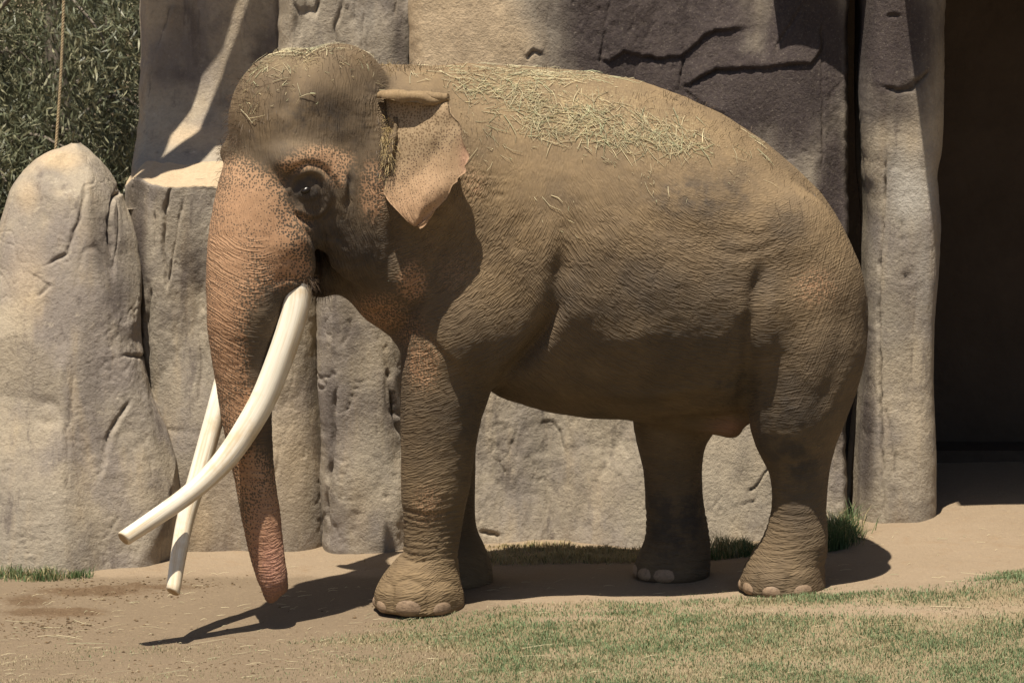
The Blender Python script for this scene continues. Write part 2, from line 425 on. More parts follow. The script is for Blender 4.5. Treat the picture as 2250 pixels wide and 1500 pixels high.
# face
bulge(690, 268, 70, 44, -.006); bulge(740, 150, 70, 40, .008); bulge(660, 330, 60, 16, .012)
fold([(676, 112), (660, 150), (640, 200), (620, 260)], -.02, .035)
bulge(678, 425, 52, 48, -.014)
fold([(636, 418), (648, 390), (678, 374), (708, 386), (722, 420), (716, 455), (690, 472), (655, 462)], .016, .013, taper=False)
fold([(646, 420), (656, 398), (680, 388), (702, 400), (711, 425)], -.011, .009)
fold([(626, 416), (640, 380), (676, 361), (712, 371), (738, 408), (745, 450)], -.017, .011)
fold([(650, 436), (672, 446), (694, 442), (708, 428)], -.009, .008)
fold([(640, 452), (655, 474), (684, 486), (716, 474), (736, 440)], -.015, .010)
fold([(662, 478), (690, 494), (722, 486), (745, 462)], -.008, .009)
fold([(767, 384), (770, 405), (766, 432), (768, 455)], -.020, .010)                # temporal gland
fold([(757, 390), (759, 415), (756, 440)], .008, .012)
bulge(712, 605, 26, 34, .03)
fold([(664, 500), (688, 530), (697, 565), (698, 600), (694, 628)], -.022, .012, asym=.0)
fold([(640, 480), (664, 515), (683, 545), (688, 585), (686, 612)], .012, .02)
fold([(702, 480), (712, 520), (716, 560), (720, 600)], -.012, .010)
fold([(735, 500), (748, 530), (765, 545)], -.008, .010); fold([(700, 512), (730, 525), (760, 520)], -.007, .008)
fold([(725, 560), (760, 580), (800, 575)], -.008, .010); fold([(728, 590), (760, 604), (795, 600)], -.007, .009)
for k in range(6): fold([(745+k*17, 470+k*4), (752+k*17, 520+k*2), (756+k*16, 580-k*2)], -.004, .006)
fold([(600, 622), (625, 612), (650, 614), (672, 626)], -.010, .008); fold([(615, 580), (640, 570), (660, 580)], -.006, .010)
fold([(690, 395), (700, 440), (700, 480)], .004, .02)
for k in range(7): fold([(772+k*9, 250+k*14), (800+k*8, 258+k*13), (832+k*3, 245+k*14)], -.004, .006)
for k in range(6): fold([(800, 200+k*12), (825, 205+k*10), (848, 206+k*9)], -.004, .005)
fold([(848, 200), (858, 260), (852, 330), (848, 400), (862, 470), (868, 540), (850, 600)], -.02, .02)
# neck and shoulder
fold([(1010, 395), (1050, 405), (1085, 430), (1120, 425)], -.005, .009); fold([(1030, 380), (1065, 382), (1100, 388)], -.003, .007)
fold([(1040, 410), (1060, 450), (1050, 500)], -.004, .009); fold([(1050, 412), (1090, 412), (1125, 405)], -.003, .007)
fold([(900, 470), (925, 540), (915, 620), (880, 690)], -.012, .02); fold([(985, 500), (960, 570), (925, 640), (880, 720)], -.010, .018)
fold([(760, 650), (790, 680), (820, 690), (860, 680)], -.014, .014); fold([(850, 740), (880, 720), (905, 690), (930, 650)], -.014, .014)
fold([(1235, 520), (1222, 600), (1212, 660), (1185, 735), (1130, 810), (1085, 862)], -.050, .038, asym=.012)
fold([(1175, 480), (1200, 540), (1205, 600)], .010, .05)
fold([(1245, 640), (1222, 690), (1170, 760), (1120, 820), (1082, 858)], -.030, .022)
fold([(1150, 470), (1130, 520), (1145, 560)], -.012, .03); fold([(1250, 470), (1270, 540), (1260, 620)], -.012, .045)
for k in range(7): fold([(925+k*14, 720+k*13), (955+k*12, 760+k*14), (975+k*11, 815+k*9), (985+k*10, 870+k*3)], -.006, .008)
for k in range(5): fold([(1050+k*12, 700+k*16), (1045+k*8, 760+k*13), (1025+k*8, 825+k*10)], -.005, .008)
# flank and hip
fold([(1690, 560), (1668, 640), (1655, 720), (1650, 800), (1640, 880), (1640, 925)], -.045, .034, asym=-.012)
fold([(1560, 540), (1620, 560), (1680, 545), (1720, 520)], -.012, .02); fold([(1600, 500), (1660, 520), (1710, 500)], -.008, .02)
fold([(1700, 640), (1690, 700), (1700, 780)], .012, .05); fold([(1540, 640), (1600, 660), (1650, 700)], .010, .05)
fold([(1830, 640), (1850, 720), (1840, 800), (1800, 900)], -.012, .03); fold([(1745, 700), (1740, 800), (1760, 900)], -.010, .035)
fold([(1440, 420), (1540, 440), (1620, 430)], .010, .08); fold([(1420, 480), (1520, 520), (1640, 520)], -.010, .05)
bulge(1720, 600, 60, 45, -.02); bulge(1800, 560, 50, 60, .012)
fold([(1120, 870), (1250, 890), (1400, 890), (1540, 880)], -.010, .02)
fold([(1300, 860), (1420, 868), (1540, 850), (1630, 860)], .012, .022)
for (x0, y0, x1, y1) in ((1240, 700, 1330, 640), (1320, 760, 1450, 720), (1260, 600, 1300, 500), (1320, 560, 1380, 470), (1400, 640, 1520, 600)):
    fold([(x0, y0), ((x0+x1)/2+8, (y0+y1)/2+8), (x1, y1)], .008, .05)
# rings round the ankles, the trunk and behind the knees
for k in range(9): fold([(884, 1120+k*13), (915, 1128+k*13+3*math.sin(k)), (955, 1132+k*12), (1006, 1118+k*13)], -.009, .007, taper=False)
for k in range(11): fold([(1700-k*7, 1118+k*14), (1730-k*3, 1132+k*13), (1775, 1134+k*11+2*math.sin(k*2)), (1818, 1120+k*12)], -.006, .006, taper=False)
for k in range(5): fold([(900, 1040+k*14), (950, 1052+k*14), (1000, 1046+k*14)], -.003, .006)
for (tx_, ty_, rx_, hh_) in ((840, 1306, 18, .012), (896, 1308, 36, .015), (976, 1308, 30, .013), (1660, 1272, 22, .010), (1690, 1276, 26, .010), (1768, 1272, 26, .010)): bulge(tx_, ty_, rx_, 24, hh_)
for L_ in ([(864, 1285), (860, 1310), (858, 1345)], [(938, 1290), (942, 1315), (944, 1348)], [(1664, 1262), (1660, 1280), (1658, 1300)], [(1728, 1262), (1732, 1280), (1734, 1300)]): fold(L_, -.014, .010)
fold([(832, 1292), (850, 1278), (866, 1286), (896, 1272), (936, 1288), (975, 1276), (1008, 1290)], -.008, .009)
fold([(880, 1248), (910, 1236), (960, 1238), (1006, 1250)], -.003, .010)
for k in range(9): fold([(1418, 1125+k*15), (1450, 1136+k*15), (1490, 1140+k*14), (1558, 1128+k*15)], -.007, .008, taper=False, ext=.6)
for k in range(4): fold([(1425, 1000+k*26), (1480, 1012+k*26), (1538, 1002+k*26)], -.004, .010, ext=.6)
for k in range(5): fold([(1702, 1010+k*22), (1750, 1022+k*22), (1812, 1006+k*24)], -.003, .008)
bulge(1800, 1195, 16, 40, .012); bulge(940, 1090, 40, 40, .006)
# trunk rings all round, from the tusks to the tip
w = np.full(len(EV), 0.0); tt = np.zeros(len(EV)); dmin = np.full(len(EV), 9.0)
qq = catmull(np.column_stack([tp, tr]), 10); sq = np.concatenate([[0], np.cumsum(np.linalg.norm(np.diff(qq[:, :3], axis=0), axis=1))])
mt = np.where((EV[:, 0] < -.95) & (EV[:, 2] < 2.1))[0]
for i in range(len(qq)):
    dd = np.linalg.norm(EV[mt]-qq[i, :3], axis=1)-qq[i, 3]*1.0
    b_ = dd < dmin[mt]; dmin[mt[b_]] = dd[b_]; tt[mt[b_]] = sq[i]-0*dd[b_]
# refine arclength by projection on z (the trunk hangs almost straight)
ts = np.interp(-EV[:, 2], -qq[:, 2], sq)
on = np.zeros(len(EV)); on[mt] = np.clip(1-np.maximum(dmin[mt], 0)/.05, 0, 1)
ph = ts*2*math.pi/.027+1.6*fbm(EV[:, 0]*5, EV[:, 1]*5, ts*9, seed=9, octv=2)
EV += EN*((np.abs(np.sin(ph/2))-.6)*.0042*on*sstep(.35, .75, ts))[:, None]
EV = vsmooth(EV, EF, 1, .25)
# low relief over the whole skin
EV += EN*(.006*fbm(EV[:, 0]*4, EV[:, 1]*4, EV[:, 2]*4, seed=21, octv=3)+.0022*fbm(EV[:, 0]*22, EV[:, 1]*22, EV[:, 2]*22, seed=22, octv=2))[:, None]
EN = vnormals(EV, EF)
# ------------------------------------------------------------------ skin
def skin_material():
    t = NT('elephant_skin', .8, .25); co = t.co()
    dust, pink, dark = t.at('dust'), t.at('pink'), t.at('dark'); ang = t.at('slant'); ring = t.at('ring')
    big = t.noise(co, 3.2, 4, .6); mid = t.noise(co, 14, 3, .6); fine = t.noise(co, 120, 3, .6)
    warp = t.noise(co, 7, 2, .55, out='Color')
    wv = t.new('ShaderNodeVectorMath', operation='SUBTRACT'); t.put(wv.inputs[0], warp); wv.inputs[1].default_value = (.5, .5, .5)
    def net(p, q, sp, sq, amt):
        c = t.new('ShaderNodeCombineXYZ'); t.put(c.inputs[0], t.math('MULTIPLY', t.at(p), sp)); t.put(c.inputs[1], t.math('MULTIPLY', t.at(q), sq))
        v = t.new('ShaderNodeVectorMath', operation='SCALE'); t.put(v.inputs[0], wv.outputs[0]); v.inputs['Scale'].default_value = amt
        w_ = t.new('ShaderNodeVectorMath', operation='ADD'); t.put(w_.inputs[0], c.outputs[0]); t.put(w_.inputs[1], v.outputs[0])
        e = t.ramp(t.voro(w_.outputs[0], 1, 'DISTANCE_TO_EDGE', rand=.9), 0, .38)
        n = t.ramp(t.noise(w_.outputs[0], .9, 2, .5), .3, .7, .45, 1)
        return t.math('SUBTRACT', 1, t.math('MULTIPLY', t.math('SUBTRACT', 1, e), n))
    a = net('phia', 'psia', 78, 14, 3.0); b = net('phib', 'psib', 78, 16, 3.0); c = net('phic', 'psic', 68, 9, 2.2)
    w = t.math('ADD', t.math('MULTIPLY', a, t.math('SUBTRACT', 1, ang)), t.math('MULTIPLY', b, ang))
    w = t.math('SUBTRACT', w, t.math('MULTIPLY', t.math('SUBTRACT', 1, t.math('MULTIPLY', a, b)), .28))
    w = t.math('ADD', t.math('MULTIPLY', w, t.math('SUBTRACT', 1, ring)), t.math('MULTIPLY', c, ring))
    wr_amt = t.at('wrinkle'); groove = t.math('MULTIPLY', t.math('SUBTRACT', 1, w), wr_amt)
    # colour
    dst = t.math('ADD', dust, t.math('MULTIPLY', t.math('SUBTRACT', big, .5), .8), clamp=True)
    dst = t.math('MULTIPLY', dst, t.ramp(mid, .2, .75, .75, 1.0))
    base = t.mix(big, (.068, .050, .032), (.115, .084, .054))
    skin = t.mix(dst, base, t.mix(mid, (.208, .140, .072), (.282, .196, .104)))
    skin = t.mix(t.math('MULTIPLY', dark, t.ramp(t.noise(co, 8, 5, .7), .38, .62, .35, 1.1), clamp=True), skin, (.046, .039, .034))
    skin = t.mix(t.math('MULTIPLY', groove, .32), skin, (.060, .041, .024))
    vd = t.voro(t.mix(.012, co, warp, 'ADD'), 76, rand=.75)
    pk = t.math('ADD', pink, t.math('MULTIPLY', t.math('SUBTRACT', big, .5), .25), clamp=True)
    th = t.math('SUBTRACT', .62, t.math('MULTIPLY', pk, .42))
    mask = t.ramp(t.math('SUBTRACT', vd, th), -.05, .05)
    mask = t.math('MULTIPLY', mask, t.ramp(pink, .03, .30))
    pkc = t.mix(big, (.35, .195, .105), (.45, .275, .160))
    pkc = t.mix(t.math('MULTIPLY', dust, .95, clamp=True), pkc, (.34, .25, .150))
    pkc = t.mix(t.math('MULTIPLY', groove, .6), pkc, (.20, .095, .05))
    frk = t.mix(t.ramp(pink, .25, .7), skin, (.125, .082, .052))
    col = t.mix(mask, frk, pkc)
    chf = t.math('MULTIPLY', t.at('chaff'), t.ramp(t.noise(co, 75, 5, .75), .45, .7))
    col = t.mix(chf, col, (.46, .375, .20))
    col = t.mix(t.math('MULTIPLY', t.at('rosy'), .6), col, (.50, .23, .175))
    col = t.mix(t.ramp(fine, .35, .85, 0, .22), col, (.10, .075, .05))
    t.col(col)
    hgt = t.math('ADD', t.math('MULTIPLY', w, wr_amt), t.math('MULTIPLY', fine, .14))
    n = t.bump(hgt, .85, .0065)
    n = t.bump(mid, .2, .01, n)
    t.nor(n); return t.m
SKIN = skin_material()
def blob(px, py, L):
    r = np.zeros(len(px))
    for x, y, rx, ry, v in L: r = np.maximum(r, v*np.exp(-(((px-x)/rx)**2+((py-y)/ry)**2)))
    return r
def skin_attrs(o, V, N, ear=None):
    px, py = proj(V)
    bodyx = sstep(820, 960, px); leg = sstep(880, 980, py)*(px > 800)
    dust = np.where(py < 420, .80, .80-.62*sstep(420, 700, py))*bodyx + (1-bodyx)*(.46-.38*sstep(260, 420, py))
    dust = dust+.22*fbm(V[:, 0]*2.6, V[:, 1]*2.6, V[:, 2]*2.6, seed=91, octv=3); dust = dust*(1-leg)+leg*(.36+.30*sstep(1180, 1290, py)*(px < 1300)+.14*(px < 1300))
    dust = np.maximum(dust, blob(px, py, [(1100, 620, 130, 120, .62), (960, 800, 70, 90, .5), (945, 1100, 60, 60, .5), (930, 1280, 90, 40, .75), (1760, 660, 100, 120, .6)]))
    pink = blob(px, py, [(545, 460, 75, 70, 1.05), (500, 560, 70, 110, 1.0), (600, 520, 70, 80, .85), (490, 680, 45, 120, .85), (620, 580, 60, 50, .75), (520, 385, 50, 40, .5), (700, 348, 60, 28, .5),
        (650, 362, 40, 20, .45), (740, 370, 40, 40, .5), (820, 420, 30, 70, .42), (500, 800, 40, 90, .75), (520, 900, 40, 80, .62), (550, 1040, 40, 60, .72), (590, 1160, 50, 110, .85), (905, 618, 30, 40, .52), (870, 560, 30, 60, .12),
        (950, 560, 60, 90, .10), (1040, 400, 30, 50, .26), (1000, 600, 60, 70, .15), (830, 690, 70, 50, .32), (900, 730, 50, 60, .2), (940, 1110, 40, 50, .28), (1790, 630, 60, 50, .26), (930, 800, 40, 60, .36)])
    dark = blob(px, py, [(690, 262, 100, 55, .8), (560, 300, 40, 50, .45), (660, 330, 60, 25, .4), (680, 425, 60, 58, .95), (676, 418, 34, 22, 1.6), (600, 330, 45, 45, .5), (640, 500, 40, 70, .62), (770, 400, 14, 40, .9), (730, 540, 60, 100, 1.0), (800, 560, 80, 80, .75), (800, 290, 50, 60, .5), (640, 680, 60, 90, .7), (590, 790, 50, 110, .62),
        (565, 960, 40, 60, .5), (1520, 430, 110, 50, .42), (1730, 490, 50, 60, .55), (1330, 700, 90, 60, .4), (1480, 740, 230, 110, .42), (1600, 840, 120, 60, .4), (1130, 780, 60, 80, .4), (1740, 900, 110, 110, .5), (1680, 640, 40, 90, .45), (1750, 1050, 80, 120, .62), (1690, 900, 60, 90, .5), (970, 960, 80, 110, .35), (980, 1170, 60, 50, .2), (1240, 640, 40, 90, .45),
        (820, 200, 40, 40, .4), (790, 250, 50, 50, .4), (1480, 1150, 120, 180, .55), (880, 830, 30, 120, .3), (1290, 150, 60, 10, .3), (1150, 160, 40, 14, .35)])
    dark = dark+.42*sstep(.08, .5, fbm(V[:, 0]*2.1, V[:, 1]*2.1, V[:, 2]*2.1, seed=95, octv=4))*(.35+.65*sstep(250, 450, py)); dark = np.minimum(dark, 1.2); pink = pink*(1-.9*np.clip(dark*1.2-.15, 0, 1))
    chaff = blob(px, py, [(1150, 185, 90, 30, .6), (1280, 250, 150, 60, .8), (1450, 300, 110, 45, .7), (640, 130, 60, 25, .5), (1250, 165, 200, 14, .8)])
    rosy = blob(px, py, [(600, 1240, 40, 90, .8), (560, 900, 30, 60, .12), (1600, 940, 40, 22, .4)])
    def polar(cx, cy):
        rr = np.hypot(px-cx, py-cy)/405; aa = np.arctan2(px-cx, py-cy); return rr, aa*1.0
    edge = sstep(1150, 1235, px+.25*(py-600)+22*np.sin(py/31.))
    slant = 1-edge; slant = np.where(px < 830, 0, slant); slant = np.maximum(slant, sstep(1700, 1800, px)*.6)
    pa = polar(1645, 250); pb = polar(800, 330)
    phic = V[:, 2]+.06*np.sin(V[:, 0]*9+1)+.10*(V[:, 0]-.6)*(px > 1300); psic = V[:, 0]*1.0+V[:, 1]
    for nme, q in (('phia', pa[0]), ('psia', pa[1]), ('phib', pb[0]), ('psib', pb[1]), ('phic', phic), ('psic', psic)): attr(o, nme, q)
    ring = np.maximum(on, leg*.55) if ear is None else np.zeros(len(V))
    wri = .35+.5*sstep(380, 560, py); wri = np.maximum(wri, ring*.9); wri = wri*(1-.55*sstep(250, 120, py))
    wri = np.maximum(wri, blob(px, py, [(1050, 420, 90, 50, .9), (700, 440, 80, 80, .7), (840, 240, 60, 60, .9), (1600, 540, 150, 60, .9)]))
    wri = wri*(1-.75*blob(px, py, [(550, 450, 90, 90, 1), (620, 540, 60, 60, 1)]))
    if ear is not None: pink, dark, dust, wri, slant, rosy = ear; chaff = np.zeros(len(V))
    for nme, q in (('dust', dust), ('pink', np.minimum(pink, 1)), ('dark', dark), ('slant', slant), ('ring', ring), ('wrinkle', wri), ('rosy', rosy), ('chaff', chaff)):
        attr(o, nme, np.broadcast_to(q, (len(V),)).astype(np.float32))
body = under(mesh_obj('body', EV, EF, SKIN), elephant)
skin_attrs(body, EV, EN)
EBVH = BVHTree.FromPolygons([tuple(v) for v in EV.tolist()], EF.tolist())

# ------------------------------------------------------------------ ears
ER = [  # left px, right px, py left, py right, Y left, Y right
 (824, 968, 218, 226, -.55, -.648), (822, 975, 213, 219, -.553, -.65), (828, 979, 208, 212, -.545, -.65), (838, 982, 205, 209, -.52, -.65), (842, 985, 208, 215, -.47, -.645), (842, 990, 222, 228, -.44, -.645),
 (840, 998, 250, 258, -.47, -.66), (838, 1013, 300, 306, -.51, -.69), (836, 1024, 345, 348, -.54, -.71), (836, 1019, 382, 380, -.56, -.72), (838, 1001, 412, 406, -.58, -.73),
 (852, 976, 440, 438, -.62, -.735), (876, 952, 466, 466, -.68, -.74), (897, 932, 488, 488, -.715, -.74), (909, 919, 497, 497, -.72, -.735)]
def make_ear(flip):
    A = catmull(np.array(ER, float), 4); nt = len(A); ns = 34
    P = np.zeros((nt, ns, 3)); cx, cy = np.zeros((nt, ns)), np.zeros((nt, ns))
    for i, (l, r_, pl, pr, yl, yr) in enumerate(A):
        for j, s in enumerate(np.linspace(0, 1, ns)):
            e = 1+.06*vnoise(i*.23, 3.3, seed=8)*s**4+.03*vnoise(i*.8, 7.1, seed=8)*s**6
            x = l+(r_-l)*s*e; y = pl+(pr-pl)*s; Yd = yl+(yr-yl)*(1-(1-s)**2.0)
            Yd += .014*math.sin(s*7+i*.16)*s + .012*math.sin(i*.35+s*3)*s - .010*abs(vnoise(i*.10+s*2.2, s*1.5, seed=19))*s*4*(1-s*.5) + .006*vnoise(i*.33, s*5, seed=20)*s
            P[i, j] = at(x, y, Yd); cx[i, j] = x; cy[i, j] = y
    k0 = 16
    for i in range(k0):
        s_ = np.linspace(0, 1, ns)[:, None]; m_ = np.maximum(sstep(.86, 1.0, s_)*.9, sstep(.22, 0, s_)*.55); P[i] = P[i]*(1-m_)+P[k0]*m_
        P[i, :, 2] += .006*np.array([vnoise(j*.3, 1.1, seed=12) for j in range(ns)])
    P[..., 1] += .004*fbm(P[..., 0]*22, P[..., 2]*22, seed=4, octv=3)
    V = P.reshape(-1, 3); F = grid_faces(nt, ns)[:, ::-1]
    N = vnormals(V, F)
    if N[:, 1].mean() > 0: F = F[:, ::-1]; N = -N
    th = .009*np.ones(len(V))
    V2 = np.vstack([V, V-N*th[:, None]*2]); n = len(V)
    rim = [(i, 0) for i in range(nt)]+[(nt-1, j) for j in range(1, ns)]+[(i, ns-1) for i in range(nt-2, -1, -1)]+[(0, j) for j in range(ns-2, 0, -1)]
    rim = [i*ns+j for i, j in rim]; R = np.array([(a, b, b+n, a+n) for a, b in zip(rim, rim[1:]+rim[:1])])
    F2 = np.vstack([F, F[:, ::-1]+n, R])
    if flip:
        V2[:, 1] += .17*np.tile(np.tile(np.linspace(0, 1, ns), nt), 2)
        V2 = np.array([mir(v) for v in V2]); F2 = F2[:, ::-1]
    o = under(mesh_obj('ear', V2, F2, SKIN), elephant)
    cx, cy = np.tile(cx.ravel(), 2), np.tile(cy.ravel(), 2)
    edge = sstep(0, 75, (cx-860)*.55+(cy-350)*.83)
    pink = .46+.44*edge+.25*blob(cx, cy, [(1020, 345, 20, 40, 2)])-.2*blob(cx, cy, [(870, 420, 45, 40, 1)])
    pink = np.where(cy < 226, .12, pink); dark = .75*blob(cx, cy, [(872, 430, 40, 36, 1)])
    dust = 1.0*np.exp(-((cy-290)/170)**2)*(1-.4*edge)+.2; rosy = .5*blob(cx, cy, [(1022, 345, 12, 40, 1)])
    skin_attrs(o, V2, None, ear=(np.clip(pink, 0, 1), dark, dust, .25*np.ones(len(V2)), np.zeros(len(V2)), rosy))
    return o
ear1 = make_ear(False); ear1['label'] = 'freckled pink near ear with its top edge folded over'
ear2 = make_ear(True)

# ------------------------------------------------------------------ tusks
def ivory():
    t = NT('ivory', .38, .45); co = t.co(); s = t.at('along')
    g = t.new('ShaderNodeCombineXYZ'); t.put(g.inputs[0], t.at('around')); t.put(g.inputs[1], s)
    str_ = t.noise(t.map(g.outputs[0], (9, 1.6, 1)), 1.6, 6, .65); blot = t.noise(co, 7, 4, .6); fine = t.noise(t.map(g.outputs[0], (30, 3, 1)), 3, 4, .6)
    c = t.mix(t.ramp(str_, .25, .6), (.54, .42, .26), (.78, .72, .60))
    c = t.mix(t.math('MULTIPLY', t.ramp(t.at('around'), .20, .02, 0, .6), t.ramp(blot, .3, .6)), c, (.50, .36, .19))
    c = t.mix(t.ramp(blot, .52, .72, 0, .6), c, (.58, .43, .25))
    c = t.mix(t.ramp(fine, .62, .74, 0, .6), c, (.42, .27, .16))
    c = t.mix(t.ramp(s, .80, 1.0, 0, .35), c, (.60, .46, .27))
    c = t.mix(t.ramp(s, .12, 0, 0, .5), c, (.62, .52, .36))
    t.col(c); t.nor(t.bump(t.math('ADD', str_, t.math('MULTIPLY', fine, .6)), .35, .006)); return t.m
IVORY = ivory()
def endgrain():
    t = NT('ivory_cut_end', .7, .2); co = t.co()
    t.col(t.mix(t.noise(co, 60, 4), (.26, .17, .09), (.55, .42, .26))); t.nor(t.bump(t.noise(co, 90, 3), .6, .006)); return t.m
ENDGR = endgrain()
def make_tusk(L, Y0, Y1, label, cutdir):
    n = len(L); ts_ = np.linspace(0, 1, n)
    rows = np.array([[*at(a, b, Y0+(Y1-Y0)*t**1.2), w/pxm(Y0)] for (a, b, w), t in zip(L, ts_)])
    Q = catmull(rows, 6); P, R_ = Q[:, :3], Q[:, 3]; m = 20
    T = np.gradient(P, axis=0); T /= np.linalg.norm(T, axis=1)[:, None]
    V, al, ar = [], [], []
    for i in range(len(P)):
        a = np.cross(T[i], [0, 1, 0]); a /= np.linalg.norm(a); b = np.cross(T[i], a)
        for k in range(m):
            f = 2*math.pi*k/m
            rr = R_[i]*(1+.035*math.cos(2*f+.6)+.022*math.cos(5*f+i*.02)+.010*vnoise(i*.12, f, seed=44))
            if i == 0: pass
            v = P[i]+rr*(a*math.cos(f)+b*math.sin(f))
            if i == len(P)-1: v = v+T[i]*(.012*math.cos(f+cutdir))
            V.append(v); al.append(i/(len(P)-1)); ar.append(f/2/math.pi if f < math.pi else 1-f/2/math.pi)
    F = [(i*m+k, i*m+(k+1) % m, (i+1)*m+(k+1) % m, (i+1)*m+k) for i in range(len(P)-1) for k in range(m)]
    # a worn end: a bevel ring and a rough cap
    b0 = (len(P)-1)*m; c = P[-1]+T[-1]*.006
    ring = [len(V)+k for k in range(m)]
    for k in range(m): v = np.array(V[b0+k]); V.append(c+(v-c)*.84+T[-1]*.006); al.append(1); ar.append(0)
    F += [(b0+k, b0+(k+1) % m, ring[(k+1) % m], ring[k]) for k in range(m)]
    V.append(c-T[-1]*.010); al.append(1); ar.append(0); ci = len(V)-1; nf = len(F)
    F += [(ring[k], ring[(k+1) % m], ci) for k in range(m)]
    o = mesh_obj('tusk', V, F, IVORY); o.data.materials.append(ENDGR)
    mi = np.zeros(len(F), np.int32); mi[nf:] = 1; o.data.polygons.foreach_set('material_index', mi)
    attr(o, 'along', al); attr(o, 'around', ar); o['label'] = label
    return under(o, elephant)
NT1 = [(650, 585, 25), (655, 620, 28), (648, 680, 29), (624, 760, 29), (584, 864, 28), (543, 939, 27), (499, 1003, 25), (452, 1053, 22), (405, 1092, 20), (360, 1124, 19), (317, 1153, 18), (273, 1182, 17)]
FT1 = [(538, 600, 22), (515, 740, 22), (492, 840, 22), (470, 920, 21), (440, 1030, 21), (409, 1134, 19), (392, 1220, 17), (380, 1298, 15)]
make_tusk(NT1, hpix(652, 610, .225)[1], -1.02, 'long curved near tusk sweeping forward across the other one', 2.0)
make_tusk(FT1, -.40, -.90, 'straighter far tusk pointing down to the ground', 0.5)

# ------------------------------------------------------------------ eyes
def eye_mat():
    t = NT('eye', .3, .4); t.col((.012, .008, .005)); return t.m
EYEM = eye_mat()
def uv_ball(c, r, nu=16, nv=10):
    V = [c+np.array([r*math.sin(math.pi*i/nv)*math.cos(2*math.pi*j/nu), r*math.sin(math.pi*i/nv)*math.sin(2*math.pi*j/nu), r*math.cos(math.pi*i/nv)]) for i in range(nv+1) for j in range(nu)]
    F = [(i*nu+j, (i+1)*nu+j, (i+1)*nu+(j+1) % nu, i*nu+(j+1) % nu) for i in range(nv) for j in range(nu)]
    return np.array(V), np.array(F)
def ray_px(px, py):
    d = FW + np.array([(px-1125)/FPX, 0, 0]) + UP*(750-py)/FPX; d /= np.linalg.norm(d)
    h = EBVH.ray_cast(Vector(CAM), Vector(d)); return h
h = ray_px(674, 417)
ec = np.array(h[0])+np.array(h[1])*(-.012)
for c in (ec, mir(ec)):
    V, F = uv_ball(np.zeros(3), 1); sg = 1 if c is ec else -1
    ax = np.array([HF*math.cos(.45)*-1+np.array([0, 0, math.sin(.45)]), HL, HF*math.sin(.45)+np.array([0, 0, math.cos(.45)])])
    V = c+(V*[.034, .022, .019]) @ ax; under(mesh_obj('eye', V, F, EYEM), elephant)

# ------------------------------------------------------------------ toenails
def nail_mat():
    t = NT('toenail', .6, .3); co = t.co()
    c = t.mix(t.noise(co, 16, 4), (.20, .135, .085), (.37, .26, .17)); c = t.mix(t.ramp(t.noise(co, 50, 5, .7), .45, .7, 0, .7), c, (.13, .09, .06)); c = t.mix(t.at('rim'), c, (.07, .05, .035))
    t.col(c); t.nor(t.bump(t.noise(t.map(co, (1, 1, 3)), 40, 4), .4, .005)); return t.m
NAIL = nail_mat()
def make_nail(o, yaw, w, hgt, zg):
    """a domed plate laid on the foot, facing yaw from the foot's axis o"""
    d = np.array([math.cos(yaw), math.sin(yaw), 0]); sd_ = np.array([-d[1], d[0], 0])
    nr, na = 6, 26; V = []; rim = []
    for k in range(nr+1):
        rr = k/nr*1.06
        for j in range(na):
            f = 2*math.pi*j/na
            x = w*rr*math.copysign(abs(math.cos(f))**.85, math.cos(f)); z = zg+hgt*.40+hgt*.62*rr*math.sin(f)*(1 if math.sin(f) > 0 else .68)
            q = np.array([o[0], o[1], max(z, zg+.012)])+sd_*x
            hit = EBVH.ray_cast(Vector(q+d*.7), Vector(-d))
            p = np.array(hit[0]) if hit[0] is not None and (np.array(hit[0])-q) @ d > -.1 else q+d*.12
            V.append(p+d*(.014*(1-min(rr, 1)**2.5)-.006+(-.012 if k == nr else 0)))
            V[-1][2] = z; rim.append(.9 if k >= nr-0 else .35 if k == nr-1 else 0)
    F = [(k*na+j, k*na+(j+1) % na, (k+1)*na+(j+1) % na, (k+1)*na+j) for k in range(nr) for j in range(na)]
    n_ = mesh_obj('toenail', V, F, NAIL); attr(n_, 'rim', rim); return under(n_, elephant)
def nails(px, Y, zg, angs, size):
    o = np.array([at(px, 1300, Y)[0], Y])
    for a, s in zip(angs, size): make_nail(o, math.radians(a), s*.090, s*.105, zg)
nails(920, FLN, GN(920, FLN), (140, 182, 214, 257, 303), (.62, .66, .7, 1.0, .80))
nails(988, FLF, GN(988, FLF), (70, 110, 150, 190), (.8, .8, .8, .8))
nails(1717, HLN, GN(1717, HLN), (178, 212, 252, 296), (.66, .72, .72, .80))
nails(1472, HLF, GN(1472, HLF), (150, 190, 222, 258), (.7, .75, .75, .85))

# ------------------------------------------------------------------ tail, hanging on the far side of the rump
tq = catmull([at(1820, 520, .16), at(1842, 620, .27), at(1835, 760, .33), at(1815, 900, .35), at(1790, 1010, .36)], 8)
V, F = tube(tq, np.linspace(.055, .018, len(tq)), 12)
tail = under(mesh_obj('tail', V, F, SKIN), elephant)
skin_attrs(tail, V, None, ear=(np.zeros(len(V)), .4*np.ones(len(V)), .3, .6, 0, 0))
